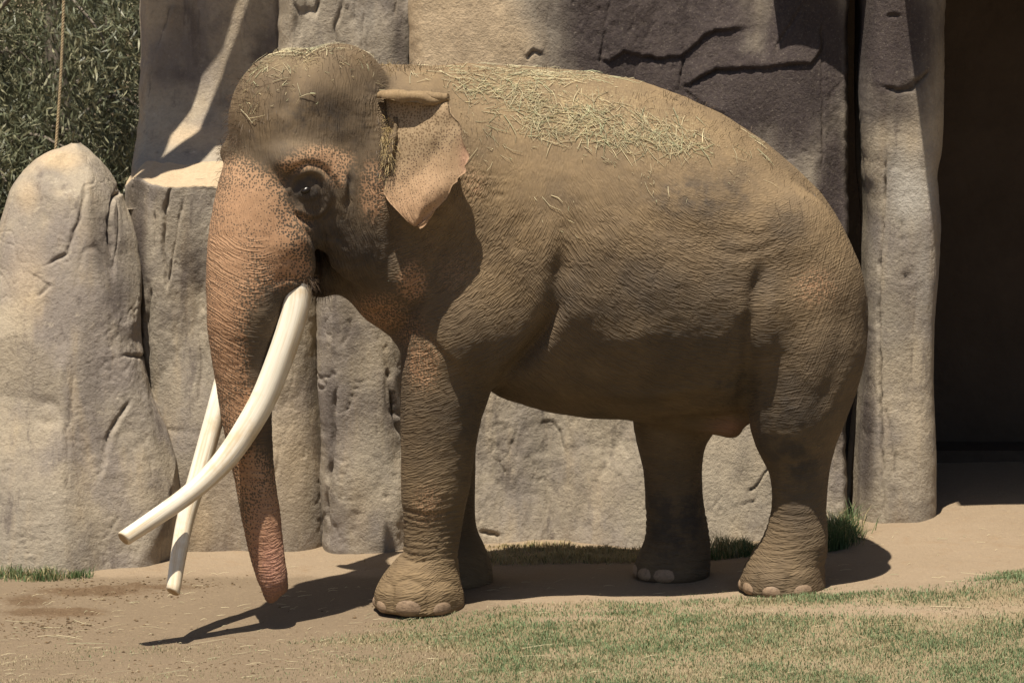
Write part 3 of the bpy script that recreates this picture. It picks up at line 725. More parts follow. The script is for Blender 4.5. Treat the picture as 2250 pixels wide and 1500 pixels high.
# ------------------------------------------------------------------ rockwork
def rock_material(name, stain_shade=.0, warm=.5, seed=0, light=1.0):
    t = NT(name, .92, .15); co = t.map(t.co(), loc=(seed*3.1, seed*1.7, seed*.9))
    big = t.noise(co, .9, 3, .62); mid = t.noise(co, 4.2, 5, .62); fine = t.noise(co, 26, 4, .65); grit = t.noise(co, 130, 3, .6)
    run = t.noise(t.map(co, (7, 7, .7)), 1, 5, .6)
    a = (.290*light, .252*light, .200*light); b = (.385*light, .322*light, .236*light); c = (.195*light, .168*light, .142*light)
    col = t.mix(t.ramp(big, .3, .7), a, b)
    mv = t.noise(t.map(co, (1, 1, .7), loc=(5, 2, 8)), 1.7, 5, .6)
    col = t.mix(t.ramp(mv, .46, .66, 0, .85), col, t.mix(mid, (.175*light, .150*light, .134*light), (.290*light, .252*light, .224*light)))
    col = t.mix(t.ramp(mid, .48, .72, 0, .7), col, c)
    col = t.mix(t.ramp(t.noise(t.map(co, (3, 3, .45), loc=(2, 6, 1)), 2.4, 4, .7), .56, .70, 0, .7), col, (.135*light, .112*light, .098*light))
    spk = t.noise(t.map(co, loc=(9, 9, 9)), 11, 4, .75)
    col = t.mix(t.ramp(spk, .58, .74, 0, .6), col, (.50*light, .43*light, .33*light))
    col = t.mix(t.ramp(run, .5, .75, 0, .45), col, (.47*light, .37*light, .245*light))
    col = t.mix(t.ramp(fine, .55, .8, 0, .55), col, (.17, .14, .11))
    st = t.math('ADD', t.at('stain_shade'), t.math('MULTIPLY', t.math('SUBTRACT', mid, .5), .55))  # one mask for dark rock stain and for shade painted into the colour
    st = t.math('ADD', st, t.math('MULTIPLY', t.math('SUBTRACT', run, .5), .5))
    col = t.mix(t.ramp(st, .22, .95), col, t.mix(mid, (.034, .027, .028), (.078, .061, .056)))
    col = t.mix(t.ramp(t.at('sand'), .2, .8, 0, .85), col, t.mix(fine, (.40, .30, .185), (.54, .41, .265)))
    col = t.mix(t.ramp(t.at('pale'), .15, .9, 0, .8), col, t.mix(fine, (.40, .37, .32), (.56, .52, .45)))
    col = t.mix(t.ramp(t.at('crack'), .2, .9, 0, .4), col, (.075, .058, .045))
    col = t.mix(t.ramp(t.noise(co, 48, 4, .75), .36, .58, .22, 0), col, (.13, .105, .08))
    col = t.mix(t.ramp(t.noise(t.map(co, loc=(3, 3, 3)), 75, 3, .7), .56, .74, 0, .22), col, (.46, .40, .32))
    t.col(col)
    stu = t.noise(co, 48, 4, .75); h = t.math('ADD', t.math('MULTIPLY', fine, .5), t.math('MULTIPLY', stu, .8))
    pits = t.ramp(t.voro(t.mix(.05, co, stu, 'ADD'), 34), .12, .34); h = t.math('ADD', h, t.math('MULTIPLY', pits, .10))
    n = t.bump(h, .6, .016); n = t.bump(mid, .25, .04, n)
    t.nor(n); return t.m
ROCK = rock_material('rock'); ROCKB = rock_material('rock_upper', seed=4); ROCKP = rock_material('rock_pillar', seed=7)
def P2(pts, Y): return np.array([at(a, b, Y)[[0, 2]] for a, b in pts])
def facets(X, Z, seed, n=110, tilt=.06, step=.010):
    """broken planes: tall cells, each tilted its own way"""
    r = np.random.default_rng(seed+500); cx = r.uniform(-4.2, 3, n); cz = r.uniform(-.4, 5, n); ta = r.normal(0, tilt*1.3, n); tb = r.normal(0, tilt, n); hh = r.normal(0, step, n)
    jx = X+.05*fbm(X*2.5, Z*1.5, seed=seed+501, octv=4); jz = Z+.07*fbm(X*2.5+9, Z*1.5, seed=seed+502, octv=4)
    q = np.full(X.shape, -9.0)
    x0, x1, z0, z1 = X.min()-.9, X.max()+.9, Z.min()-1.4, Z.max()+1.4
    for i in np.where((cx > x0) & (cx < x1) & (cz > z0) & (cz < z1))[0]:   # upper envelope of tilted planes: flats that meet in valleys
        dx, dz = (jx-cx[i]), (jz-cz[i])
        q = np.maximum(q, hh[i]+ta[i]*dx+tb[i]*dz-.10*((dx*1.9)**2+(dz*.8)**2))
    q = q-q.mean()
    return q
def relief(X, Z, seed, amp=1.0):
    """broad swells, facets and pitted patches of gunite rock"""
    q = .07*fbm(X*1.0, Z*.7, seed=seed, octv=3)
    c = np.abs(fbm(X*1.5+3, Z*.8, seed=seed+31, octv=3)); q = q-.012*np.exp(-(c/.02)**2)*sstep(.1, .45, fbm(X*1.1, Z*1.1, seed=seed+40, octv=2))
    pit = sstep(.1, .5, fbm(X*1.6, Z*1.6, seed=seed+50, octv=2))
    q = q+.007*fbm(X*6, Z*4, seed=seed+60, octv=5, gain=.55)+.006*pit*fbm(X*22, Z*22, seed=seed+70, octv=3)
    q = q+.022*fbm(X*4.5, Z*.45, seed=seed+80, octv=4)+.005*np.abs(fbm(X*9, Z*1.6, seed=seed+90, octv=3))
    c2 = np.abs(fbm(X*2.2+7, Z*1.1, seed=seed+95, octv=5, gain=.6)); q = q-.008*np.exp(-(c2/.008)**2)
    q = q+facets(X, Z, seed)
    return q*amp
def tot_(P): return np.linalg.norm(np.diff(P, axis=0), axis=1).sum()
def cracks(X, Z, L, Y):
    """L: (pixel points, depth, width m, step of the side above m, reach m). Returns outward offset and crack mask"""
    q = np.zeros_like(X); mk = np.zeros_like(X)
    for pts, dep, wid, step, reach in L:
        P = P2(pts, Y)
        jx = X+.010*fbm(X*16, Z*16, seed=71, octv=3); jz = Z+.012*fbm(X*16+9, Z*16, seed=72, octv=3)
        d, s, t = polydist(jx, jz, P); e = np.clip(np.minimum(t, 1-t)*7+.15, 0, 1)
        wv = np.clip(.7+.5*(vnoise(t*tot_(P)*9+pts[0][0], 0*t, seed=77)+.5), .25, 1.2)*e; w_ = wid*.5*(.45+.55*wv); g = np.exp(-(d/w_)**2)*wv; q -= dep*.55*g; mk = np.maximum(mk, np.exp(-(d/(w_*.7))**2)*wv)
        q += .30*step*np.where(s > 0, np.exp(-d/reach), 0)*e*(1-g)
    return q, mk
def add_rock(name, V, nu, nv, mat, label, cat='rock', masks=None, group=None, close=True):
    F = grid_faces(nu, nv); V = vsmooth(V, F, 1, .45)
    o = mesh_obj(name, V, F, mat); tag(o, label, cat, group)
    for k in ('stain_shade', 'sand', 'pale', 'crack'):
        attr(o, k, (masks or {}).get(k, np.zeros(len(V))))
    N = vnormals(V, F)
    if N[:, 1].mean() > 0: o.data.flip_normals()
    return o
def pnoise(s): return fbm(s[0], s[1], seed=s[2], octv=3)

def column_rock(name, label, L, Yf, depth, n=(150, 260), crk=(), stain_shade=None, sand=None, pale=None, seed=1, mat=None, p=2.6, amp=1.0, lean=None, zb=-.25, wob=1.0, ztop_flat=False, ang=(-125, 125), planes=()):
    """a standing rock: left and right outline (px at py), rounded front, closed top. L rows: (py, left px, right px)"""
    L = np.array(sorted(L, key=lambda r: -r[0]), float); nu, nv = n
    z0_ = np.array([at(1125, a, Yf)[2] for a in L[:, 0]]); Ye = Yf+depth*.85+(np.interp(z0_, *lean) if lean is not None else 0*z0_)   # depth of the outline
    zz = np.array([at(1125, a, y)[2] for a, y in zip(L[:, 0], Ye)]); xl = np.array([at(b, a, y)[0] for (a, b), y in zip(L[:, :2], Ye)]); xr = np.array([at(b, a, y)[0] for (a, b), y in zip(L[:, [0, 2]], Ye)])
    zq = np.linspace(zb, zz.max(), nv); a_ = np.radians(np.linspace(ang[0], ang[1], nu))
    # finer rows near the top
    zq = zb+(zz.max()-zb)*(1-(1-np.linspace(0, 1, nv))**1.25)
    l_ = smooth_interp(zz, zq, xl, .018); r_ = smooth_interp(zz, zq, xr, .018)
    top = np.clip((zz.max()-zq)/.001, 0, 1)
    xc = (l_+r_)/2; hwid = np.maximum((r_-l_)/2, .002)
    lean_ = np.interp(zq, *lean) if lean is not None else 0*zq
    dp = depth*np.clip(hwid/np.max(hwid), 0, 1)**.6
    S = np.sign(np.sin(a_))*np.abs(np.sin(a_))**(2/p); Cc = np.sign(np.cos(a_))*np.abs(np.cos(a_))**(2/p)
    X = xc[None]+hwid[None]*S[:, None]; Yv = (Yf+lean_+depth)[None]-dp[None]*Cc[:, None]; Z = np.broadcast_to(zq[None], X.shape).copy()
    V = np.stack([X, Yv, Z], -1).reshape(-1, 3); F = grid_faces(nu, nv); N = vnormals(V, F)
    if N[:, 1][np.argmin(V[:, 1])] > 0: N = -N
    for nx, ny, nz, f in planes:                                     # flat broken faces
        nn = np.array([nx, ny, nz]); nn /= np.linalg.norm(nn); s_ = V @ nn; d_ = np.quantile(s_, f); ex = np.maximum(s_-d_, 0); V = V-nn*(ex*.94)[:, None]
    N2 = vnormals(V, F); N = N2 if N2[:, 1][np.argmin(V[:, 1])] < 0 else -N2
    Xf, Zf = V[:, 0]+V[:, 1]*.35, V[:, 2]
    fade = sstep(0, .10, np.repeat(hwid[None], nu, 0).ravel())
    q, mk = cracks(V[:, 0], Zf, crk, Yf)
    V = V+N*((relief(Xf, Zf, seed, amp)*.8*fade+q*(N[:, 1] < .3)))[:, None]
    px, py = proj(V); m = {'crack': mk*(N[:, 1] < .2)}
    if stain_shade: m['stain_shade'] = blob(px, py, stain_shade)
    if sand is not None: m['sand'] = np.maximum(blob(px, py, sand), sstep(.3, .9, N[:, 2]+.25*fbm(V[:, 0]*6, V[:, 2]*6, seed=3, octv=3))*.5)
    if pale: m['pale'] = blob(px, py, pale)
    return add_rock(name, V, nu, nv, mat or ROCK, label, masks=m)

# left pinnacle
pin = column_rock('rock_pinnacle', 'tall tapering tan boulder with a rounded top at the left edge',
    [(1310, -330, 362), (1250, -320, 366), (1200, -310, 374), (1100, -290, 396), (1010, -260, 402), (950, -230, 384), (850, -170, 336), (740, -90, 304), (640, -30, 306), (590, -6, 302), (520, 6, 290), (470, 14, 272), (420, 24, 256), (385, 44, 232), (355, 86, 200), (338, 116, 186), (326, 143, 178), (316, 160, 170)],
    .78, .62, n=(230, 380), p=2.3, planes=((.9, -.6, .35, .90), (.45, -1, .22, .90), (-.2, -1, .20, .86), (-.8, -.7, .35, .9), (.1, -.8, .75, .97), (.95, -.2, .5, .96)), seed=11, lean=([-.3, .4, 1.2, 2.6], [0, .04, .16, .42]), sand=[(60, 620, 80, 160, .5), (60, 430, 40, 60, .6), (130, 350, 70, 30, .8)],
    stain_shade=[(225, 520, 60, 120, .62), (260, 640, 50, 90, .62), (150, 480, 40, 160, .3), (345, 1120, 60, 130, .5), (90, 1000, 60, 200, .22), (230, 1150, 60, 100, .28)],  # right-hand blobs paint the shade of the side turned from the sun
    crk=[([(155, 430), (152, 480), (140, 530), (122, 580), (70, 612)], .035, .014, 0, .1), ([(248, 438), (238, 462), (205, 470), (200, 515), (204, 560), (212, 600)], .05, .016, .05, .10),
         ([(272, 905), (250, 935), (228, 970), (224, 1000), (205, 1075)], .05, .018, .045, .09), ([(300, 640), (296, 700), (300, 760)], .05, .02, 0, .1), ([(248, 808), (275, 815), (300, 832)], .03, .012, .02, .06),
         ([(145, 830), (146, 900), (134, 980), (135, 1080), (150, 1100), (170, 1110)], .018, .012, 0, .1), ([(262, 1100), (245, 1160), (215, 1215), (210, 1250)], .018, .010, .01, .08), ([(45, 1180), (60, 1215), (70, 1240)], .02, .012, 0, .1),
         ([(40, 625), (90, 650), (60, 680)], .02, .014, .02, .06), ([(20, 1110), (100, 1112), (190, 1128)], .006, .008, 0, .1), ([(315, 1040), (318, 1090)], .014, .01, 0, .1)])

# ledge rock with a flat sandy top
LT = [(0, 0)]
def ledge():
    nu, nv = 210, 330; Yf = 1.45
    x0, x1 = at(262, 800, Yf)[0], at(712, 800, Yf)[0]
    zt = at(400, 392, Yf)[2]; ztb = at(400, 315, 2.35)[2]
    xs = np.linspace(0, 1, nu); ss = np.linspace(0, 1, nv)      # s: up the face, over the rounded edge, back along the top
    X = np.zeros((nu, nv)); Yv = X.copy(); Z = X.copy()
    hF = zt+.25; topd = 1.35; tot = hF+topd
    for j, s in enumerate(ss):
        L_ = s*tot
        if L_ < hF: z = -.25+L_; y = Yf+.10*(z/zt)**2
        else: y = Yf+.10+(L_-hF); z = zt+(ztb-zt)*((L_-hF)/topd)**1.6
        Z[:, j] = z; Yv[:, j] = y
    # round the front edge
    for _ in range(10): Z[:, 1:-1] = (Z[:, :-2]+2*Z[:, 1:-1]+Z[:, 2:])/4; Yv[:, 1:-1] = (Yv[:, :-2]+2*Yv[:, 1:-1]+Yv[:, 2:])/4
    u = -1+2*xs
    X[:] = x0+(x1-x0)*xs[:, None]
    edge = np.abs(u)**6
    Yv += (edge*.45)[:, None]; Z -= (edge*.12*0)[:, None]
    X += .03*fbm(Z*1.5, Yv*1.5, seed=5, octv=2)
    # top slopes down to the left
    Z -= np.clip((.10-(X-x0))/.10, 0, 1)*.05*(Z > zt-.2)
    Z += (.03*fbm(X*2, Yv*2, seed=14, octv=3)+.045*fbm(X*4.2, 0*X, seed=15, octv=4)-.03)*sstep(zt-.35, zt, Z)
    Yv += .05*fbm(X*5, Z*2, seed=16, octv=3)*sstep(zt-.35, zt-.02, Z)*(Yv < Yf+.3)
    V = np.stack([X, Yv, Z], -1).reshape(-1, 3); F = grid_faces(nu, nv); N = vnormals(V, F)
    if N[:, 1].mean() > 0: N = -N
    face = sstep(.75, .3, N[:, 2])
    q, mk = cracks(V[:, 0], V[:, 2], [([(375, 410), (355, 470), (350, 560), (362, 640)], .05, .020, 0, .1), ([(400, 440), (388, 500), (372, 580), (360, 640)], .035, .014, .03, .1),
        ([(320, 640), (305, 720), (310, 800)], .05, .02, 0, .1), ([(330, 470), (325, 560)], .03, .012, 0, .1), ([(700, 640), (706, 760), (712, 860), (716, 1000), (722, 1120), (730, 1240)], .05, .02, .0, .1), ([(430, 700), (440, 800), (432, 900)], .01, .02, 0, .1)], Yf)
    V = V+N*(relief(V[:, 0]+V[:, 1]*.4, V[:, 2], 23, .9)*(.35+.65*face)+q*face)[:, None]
    px, py = proj(V); m = {'crack': mk*face, 'sand': np.maximum(sstep(.4, .8, N[:, 2]), blob(px, py, [(480, 1100, 90, 260, .45), (640, 1000, 80, 300, .5), (440, 1150, 60, 120, .6)])), 'stain_shade': blob(px, py, [(300, 560, 32, 220, .85), (430, 560, 60, 160, .5), (440, 760, 50, 140, .42), (560, 800, 60, 200, .3), (700, 900, 26, 400, .55), (410, 1150, 30, 160, .6)])}  # shaded left flank and pinnacle's cast shadow painted in among the stains
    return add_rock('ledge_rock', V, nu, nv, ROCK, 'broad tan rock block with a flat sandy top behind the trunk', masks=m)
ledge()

# narrow column behind the front leg
column_rock('rock_column', 'narrow grey rough rock column between the trunk and the front leg',
    [(1310, 706, 905), (1240, 716, 905), (1100, 714, 910), (980, 706, 905), (880, 700, 905), (760, 694, 905), (640, 690, 900), (500, 690, 900), (430, 700, 890), (400, 740, 860)],
    1.25, .40, n=(120, 260), p=3.2, seed=37, amp=1.4, stain_shade=[(760, 700, 60, 120, .6), (725, 900, 20, 300, .6), (860, 900, 30, 90, .6), (800, 950, 30, 120, .3)], sand=[(790, 1120, 50, 160, .4)],
    crk=[([(745, 840), (735, 865), (728, 1000), (722, 1120), (726, 1200)], .05, .018, .0, .1), ([(790, 830), (770, 880), (758, 910)], .03, .012, .02, .06), ([(845, 1070), (852, 1130), (856, 1190)], .022, .012, 0, .1), ([(855, 810), (862, 860), (872, 920), (885, 965)], .05, .02, .06, .12), ([(770, 700), (764, 740), (750, 760)], .03, .014, .02, .05), ([(830, 880), (824, 1000), (822, 1040)], .012, .01, 0, .1)])

def wall(name, label, x0p, x1p, Yb, Yt, z1, nu, nv, seed, crk, stain_shade=None, sand=None, pale=None, mat=None, z0=-.25, amp=1.0, edgel=.12, edger=.12, thick=.5, lump=None, bend=1.0):
    """a leaning rock face with rounded ends, from z0 to z1"""
    x0, x1 = at(x0p, 700, Yb)[0], at(x1p, 700, Yb)[0]
    xs = np.linspace(0, 1, nu); zs = np.linspace(z0, z1, nv)
    X = np.repeat((x0+(x1-x0)*xs)[:, None], nv, 1); Z = np.repeat(zs[None], nu, 0)
    Yv = Yb+(Yt-Yb)*np.clip((Z-0)/(z1-0), 0, 1)**bend
    wl_ = np.clip(1-(X-x0)/edgel, 0, 1); wr_ = np.clip(1-(x1-X)/edger, 0, 1)
    Yv = Yv+thick*(1-np.sqrt(np.maximum(1-wl_**2, 0)))+thick*(1-np.sqrt(np.maximum(1-wr_**2, 0)))
    if lump is not None: Yv = Yv-lump(X, Z)
    q, mk = cracks(X, Z, crk, (Yb+Yt)/2)
    Yv = Yv-relief(X, Z, seed, amp)-q
    X = X+.012*fbm(X*9, Z*9, seed=seed+3, octv=3)
    V = np.stack([X, Yv, Z], -1).reshape(-1, 3); px, py = proj(V)
    m = {'crack': mk.ravel()}
    for k, L in (('stain_shade', stain_shade), ('sand', sand), ('pale', pale)):
        if L: m[k] = blob(px, py, L)
    return add_rock(name, V, nu, nv, mat or ROCK, label, masks=m)

# rear wall, upper left (concave foot running into the ledge)
wall('rear_rock_wall', 'smooth rear rock wall above the ledge with shadow bands', 296, 640, 2.55, 2.95, 5.2, 130, 220, 51, [([(380, 0), (350, 95), (335, 130), (332, 230)], .012, .012, .04, .06), ([(350, 320), (395, 318), (450, 322)], .01, .01, .01, .05)], mat=ROCKB, z0=1.5,
     edgel=.10, edger=.1, amp=.55, stain_shade=[(420, 120, 140, 220, .55), (580, 150, 40, 160, .65)], sand=[(420, 300, 140, 40, .6)], lump=lambda X, Z: .55*np.exp(-np.clip(Z-2.15, 0, 9)/.22)-.10*sstep(-1.65, -1.92, X)*0)  # dark blobs deepen the shadow bands in the rock colour
# middle wall behind the head
wall('middle_rock_wall', 'grey fissured rock face above the head', 604, 935, 2.0, 2.35, 5.0, 130, 170, 61, [([(640, 0), (655, 30), (690, 28), (700, 0)], .05, .016, .03, .08), ([(760, 0), (735, 60), (742, 110)], .03, .014, .02, .08), ([(800, 30), (790, 120)], .02, .012, .0, .08), ([(905, 0), (908, 90), (900, 150)], .05, .018, 0, .1)], mat=ROCKB, z0=1.6, amp=1.5,
     pale=[(800, 40, 50, 60, .45)], stain_shade=[(880, 90, 30, 120, .75), (730, 60, 50, 70, .35)])  # blob at the right end is a painted shadow band
# main wall behind the body
wall('main_rock_wall', 'long dark stained rock wall with deep ledge cracks behind the body', 893, 1876, 1.30, 1.80, 4.8, 420, 430, 76,
     [([(1318, 135), (1340, 142), (1372, 118), (1440, 134), (1500, 130), (1545, 88), (1575, 72), (1645, 64)], .055, .013, .085, .16), ([(1494, 196), (1530, 182), (1575, 158), (1640, 152), (1720, 146), (1785, 140), (1808, 112), (1812, 60)], .055, .013, .085, .14),
      ([(1320, 165), (1326, 80), (1340, 0)], .035, .012, 0, .1), ([(1806, 0), (1808, 200), (1806, 400)], .03, .012, 0, .1), ([(1700, 112), (1735, 60), (1764, 20), (1750, -10)], .025, .009, .02, .08), ([(1208, 0), (1205, 70), (1212, 140)], .012, .01, 0, .1), ([(1494, 196), (1502, 150), (1505, 128)], .03, .015, .03, .05),
      ([(1155, 130), (1172, 116), (1190, 122)], .05, .018, .05, .06), ([(1500, 200), (1560, 240), (1600, 250)], .02, .014, .03, .1), ([(1300, 60), (1370, 50), (1450, 62)], .006, .008, .006, .05), ([(1880, -10), (1888, 60), (1878, 120), (1884, 200)], .06, .02, .0, .1),
      ([(1180, 925), (1215, 920), (1230, 945), (1240, 985)], .03, .012, .03, .06), ([(1050, 1150), (1085, 1155), (1100, 1165)], .035, .016, .03, .06), ([(1640, 1070), (1650, 1060), (1668, 1040), (1690, 1010)], .03, .010, .02, .05), ([(1090, 1000), (1110, 1030)], .02, .014, .02, .05), ([(1600, 1100), (1660, 1085)], .014, .01, .012, .05), ([(1420, 960), (1424, 1100), (1420, 1230)], .02, .014, 0, .1)],
     stain_shade=[(1450, 60, 250, 200, 1.5), (1560, 200, 250, 130, 1.4), (1760, 120, 120, 260, 1.35), (1830, 420, 60, 260, 1.0), (1260, 60, 60, 160, .6), (1845, 900, 40, 300, .6), (1250, 1080, 150, 110, .30), (1120, 980, 70, 120, .38), (1600, 1050, 90, 120, .3), (1420, 1100, 40, 160, .35)],  # upper blobs are stain; the right-end strip paints the crevice's shade
     sand=[(1000, 60, 150, 160, 1.2), (1110, 100, 90, 100, .8), (1320, 1080, 160, 110, .35)], mat=ROCKB, amp=.95, edger=.05, thick=.35, bend=.8)

# pillar beside the doorway
column_rock('rock_pillar', 'grooved rock pillar standing beside the dark doorway',
    [(1300, 1868, 2024), (1180, 1878, 2030), (1100, 1880, 2038), (1000, 1882, 2046), (900, 1884, 2050), (800, 1888, 2052), (700, 1893, 2056), (600, 1896, 2066), (480, 1896, 2068), (420, 1892, 2062), (380, 1886, 2058), (320, 1884, 2066), (200, 1882, 2068), (100, 1886, 2068), (0, 1888, 2070), (-200, 1892, 2072), (-420, 1892, 2072)],
    1.12, .55, n=(170, 420), p=4.0, seed=85, mat=ROCKP, amp=.7, lean=([0, 2.2, 4.5], [0, .12, .3]),
    stain_shade=[(1960, 80, 130, 200, 1.15), (1960, 230, 110, 80, .75), (1905, 900, 26, 340, .75), (2000, 850, 40, 120, .3), (1960, 1080, 30, 140, .3)], pale=[(2000, 420, 60, 90, .9), (1975, 380, 40, 70, .7), (2030, 620, 30, 200, .45)], sand=[(1990, 1000, 50, 200, .3)],  # stained top; the strip down the left edge paints crevice shade
    crk=[([(1952, 300), (1950, 400), (1946, 470), (1940, 560), (1935, 700), (1938, 860), (1940, 1000), (1946, 1160)], .045, .014, .0, .1), ([(2005, 500), (2018, 640), (2010, 800), (2000, 900)], .02, .014, .0, .1), ([(1942, 194), (1975, 204), (2010, 204), (2030, 180), (2052, 158)], .05, .014, .055, .09), ([(1955, 40), (1970, 38), (1985, 40)], .03, .014, .03, .06),
         ([(1985, 480), (1988, 560), (1996, 640)], .03, .014, .03, .08), ([(1905, 905), (1935, 905), (1960, 908)], .008, .01, .008, .05), ([(1995, 980), (1985, 1100)], .012, .01, 0, .1), ([(1952, 900), (1965, 1000), (1966, 1120), (1955, 1170)], .03, .014, .02, .08)])
# ------------------------------------------------------------------ den behind the doorway
def den_mat():
    t = NT('den_concrete', .95, .1); co = t.co()
    t.col(t.mix(t.noise(co, 2.5, 6, .65), (.045, .033, .024), (.10, .074, .054))); t.nor(t.bump(t.noise(co, 14, 5), .5, .03)); return t.m
DENM = den_mat()
def den():
    e = empty('animal_den', (3.2, 3.0, 0)); tag(e, 'dark concrete animal shelter behind the doorway at the right edge', 'shelter')
    def slab(name, x0, x1, y0, y1, z0, z1, nx=24, nz=24, seed=1):
        """a box with uneven faces"""
        bm = bmesh.new(); bmesh.ops.create_cube(bm, size=1)
        bmesh.ops.subdivide_edges(bm, edges=bm.edges[:], cuts=12, use_grid_fill=True)
        for v in bm.verts:
            v.co = Vector((x0+(v.co.x+.5)*(x1-x0), y0+(v.co.y+.5)*(y1-y0), z0+(v.co.z+.5)*(z1-z0)))
        P = np.array([v.co for v in bm.verts]); d = .03*fbm(P[:, 0]*1.7, P[:, 1]*1.7, P[:, 2]*1.7, seed=seed, octv=3)
        for v, q in zip(bm.verts, d): v.co += Vector((q*.6, q, q*.4))
        me = bpy.data.meshes.new(name); bm.to_mesh(me); bm.free(); me.materials.append(DENM)
        return under(link(bpy.data.objects.new(name, me)), e)
    slab('back_wall', 1.7, 7.4, 3.3, 3.6, -.3, 4.6, seed=2)
    slab('side_wall', 1.55, 1.95, 2.0, 3.28, -.3, 4.2, seed=3)
    slab('side_wall', 6.9, 7.3, .9, 3.28, -.3, 4.2, seed=4)
    slab('roof', 2.18, 7.4, .55, 3.7, 3.95, 4.55, seed=5)
    slab('roof', 1.5, 2.45, 1.42, 3.7, 3.5, 3.88, seed=9)
    slab('inner_step', 2.0, 6.9, 2.95, 3.28, -.2, gz(3, 3).item()+.07, seed=6)
den()
# ------------------------------------------------------------------ unseen slabs added above the picture to throw the shade on the rear wall
def lump_rock(name, label, c, r, seed, mat=None, nu=40, nv=24):
    V, F = uv_ball(np.zeros(3), 1, nu, nv); V = V*np.asarray(r)
    n = V/np.linalg.norm(V, axis=1)[:, None]
    V = V+n*(.18*min(r)*fbm(n[:, 0]*2+seed, n[:, 1]*2, n[:, 2]*2, seed=seed, octv=4))[:, None]+np.asarray(c)
    o = mesh_obj(name, V, F, mat or ROCKB); tag(o, label, 'rock')
    for k in ('stain_shade', 'sand', 'pale', 'crack'): attr(o, k, np.zeros(len(V)))
    return o

def make_shade_slab(label, pts, ztop, th, seed):
    """unseen slab added above the frame: its outline is the shade it throws, followed back up the sun's rays"""
    B = [BVHTree.FromObject(bpy.data.objects[n], bpy.context.evaluated_depsgraph_get()) for n in ('rear_rock_wall', 'ledge_rock')]
    poly = []
    for x, y in catmull(np.array(pts+[pts[0]], float), 5)[:-1]:
        d = FW + np.array([(x-1125)/FPX, 0, 0]) + UP*(750-y)/FPX; d /= np.linalg.norm(d); best = None
        for b in B:
            h = b.ray_cast(Vector(CAM), Vector(d))
            if h[0] is not None and (best is None or h[3] < best[3]): best = h
        p = np.array(best[0]) if best else at(x, y, 2.8)
        poly.append(p-SUN*((ztop-p[2])/-SUN[2]))
    poly = np.array(poly); poly[:, 2] = ztop; n = len(poly); c = poly.mean(0)
    rows = []
    for k, (z, s) in enumerate(((0, .97), (.06, 1.0), (th*.6, .99), (th, .9))):
        q = c+(poly-c)*s; q[:, 2] = ztop+z-.06; rows.append(q)
    V = np.vstack(rows+[[c-[0, 0, .06]], [c+[0, 0, th]]]); m = len(rows)
    V[:n*m, 2] += .02*fbm(V[:n*m, 0]*5, V[:n*m, 1]*5, seed=seed, octv=3)
    F = [(k*n+i, k*n+(i+1) % n, (k+1)*n+(i+1) % n, (k+1)*n+i) for k in range(m-1) for i in range(n)]
    F += [(m*n, (i+1) % n, i) for i in range(n)]+[(m*n+1, (m-1)*n+i, (m-1)*n+(i+1) % n) for i in range(n)]
    o = mesh_obj('shade_slab', V, F, ROCKB, smooth=False); tag(o, label, 'rock')  # added only to cast shade; outline follows the wanted shadow
    for k in ('stain_shade', 'sand', 'pale', 'crack'): attr(o, k, np.zeros(len(V)))
make_shade_slab('unseen slab added to shade the rear wall, nearer the trees', [(286, -130), (553, -130), (518, 0), (490, 93), (429, 187), (383, 289), (327, 345), (284, 388), (268, 250), (275, 60)], 4.75, .3, 3)
make_shade_slab('unseen slab added to shade the rear wall, nearer the head', [(600, -130), (555, 0), (527, 79), (481, 187), (448, 261), (429, 299), (373, 336), (300, 386), (318, 394), (400, 358), (470, 322), (540, 318), (640, 300), (660, 60), (650, -130)], 4.75, .3, 5)
# ------------------------------------------------------------------ ground
GB = np.array([(-700, 1440), (0, 1425), (200, 1420), (500, 1406), (700, 1400), (880, 1368), (1000, 1356), (1200, 1328), (1400, 1312), (1600, 1299), (1800, 1292), (1950, 1291), (2100, 1276), (2250, 1254), (2600, 1225)], float)
def grass_mask(V):
    """how grassy the ground is: beyond a wavering edge it is trodden bare"""
    px, py = proj(V); x, y = V[:, 0], V[:, 1]
    e = (py-np.interp(px, GB[:, 0], GB[:, 1]))/30.+.8*fbm(x*2.2, y*5, seed=31, octv=3)
    g = sstep(-.15, .7, e)
    bare = blob(px, py, [(1900, 1340, 380, 16, .9), (2150, 1330, 200, 16, .5), (1250, 1360, 200, 10, .55), (350, 1462, 460, 26, .75), (900, 1440, 200, 16, .6), (600, 1480, 200, 20, .5), (1700, 1450, 160, 14, .35)])
    g = g*(1-bare)*(.60+.40*sstep(-.30, .30, fbm(x*3.1, y*4.6, seed=33, octv=4)))
    left = sstep(1150, 500, px); g = g*(1-left*(.55+.4*sstep(-.2, .3, fbm(x*1.9, y*3.3, seed=35, octv=3))))
    return g*(V[:, 1] < .3)
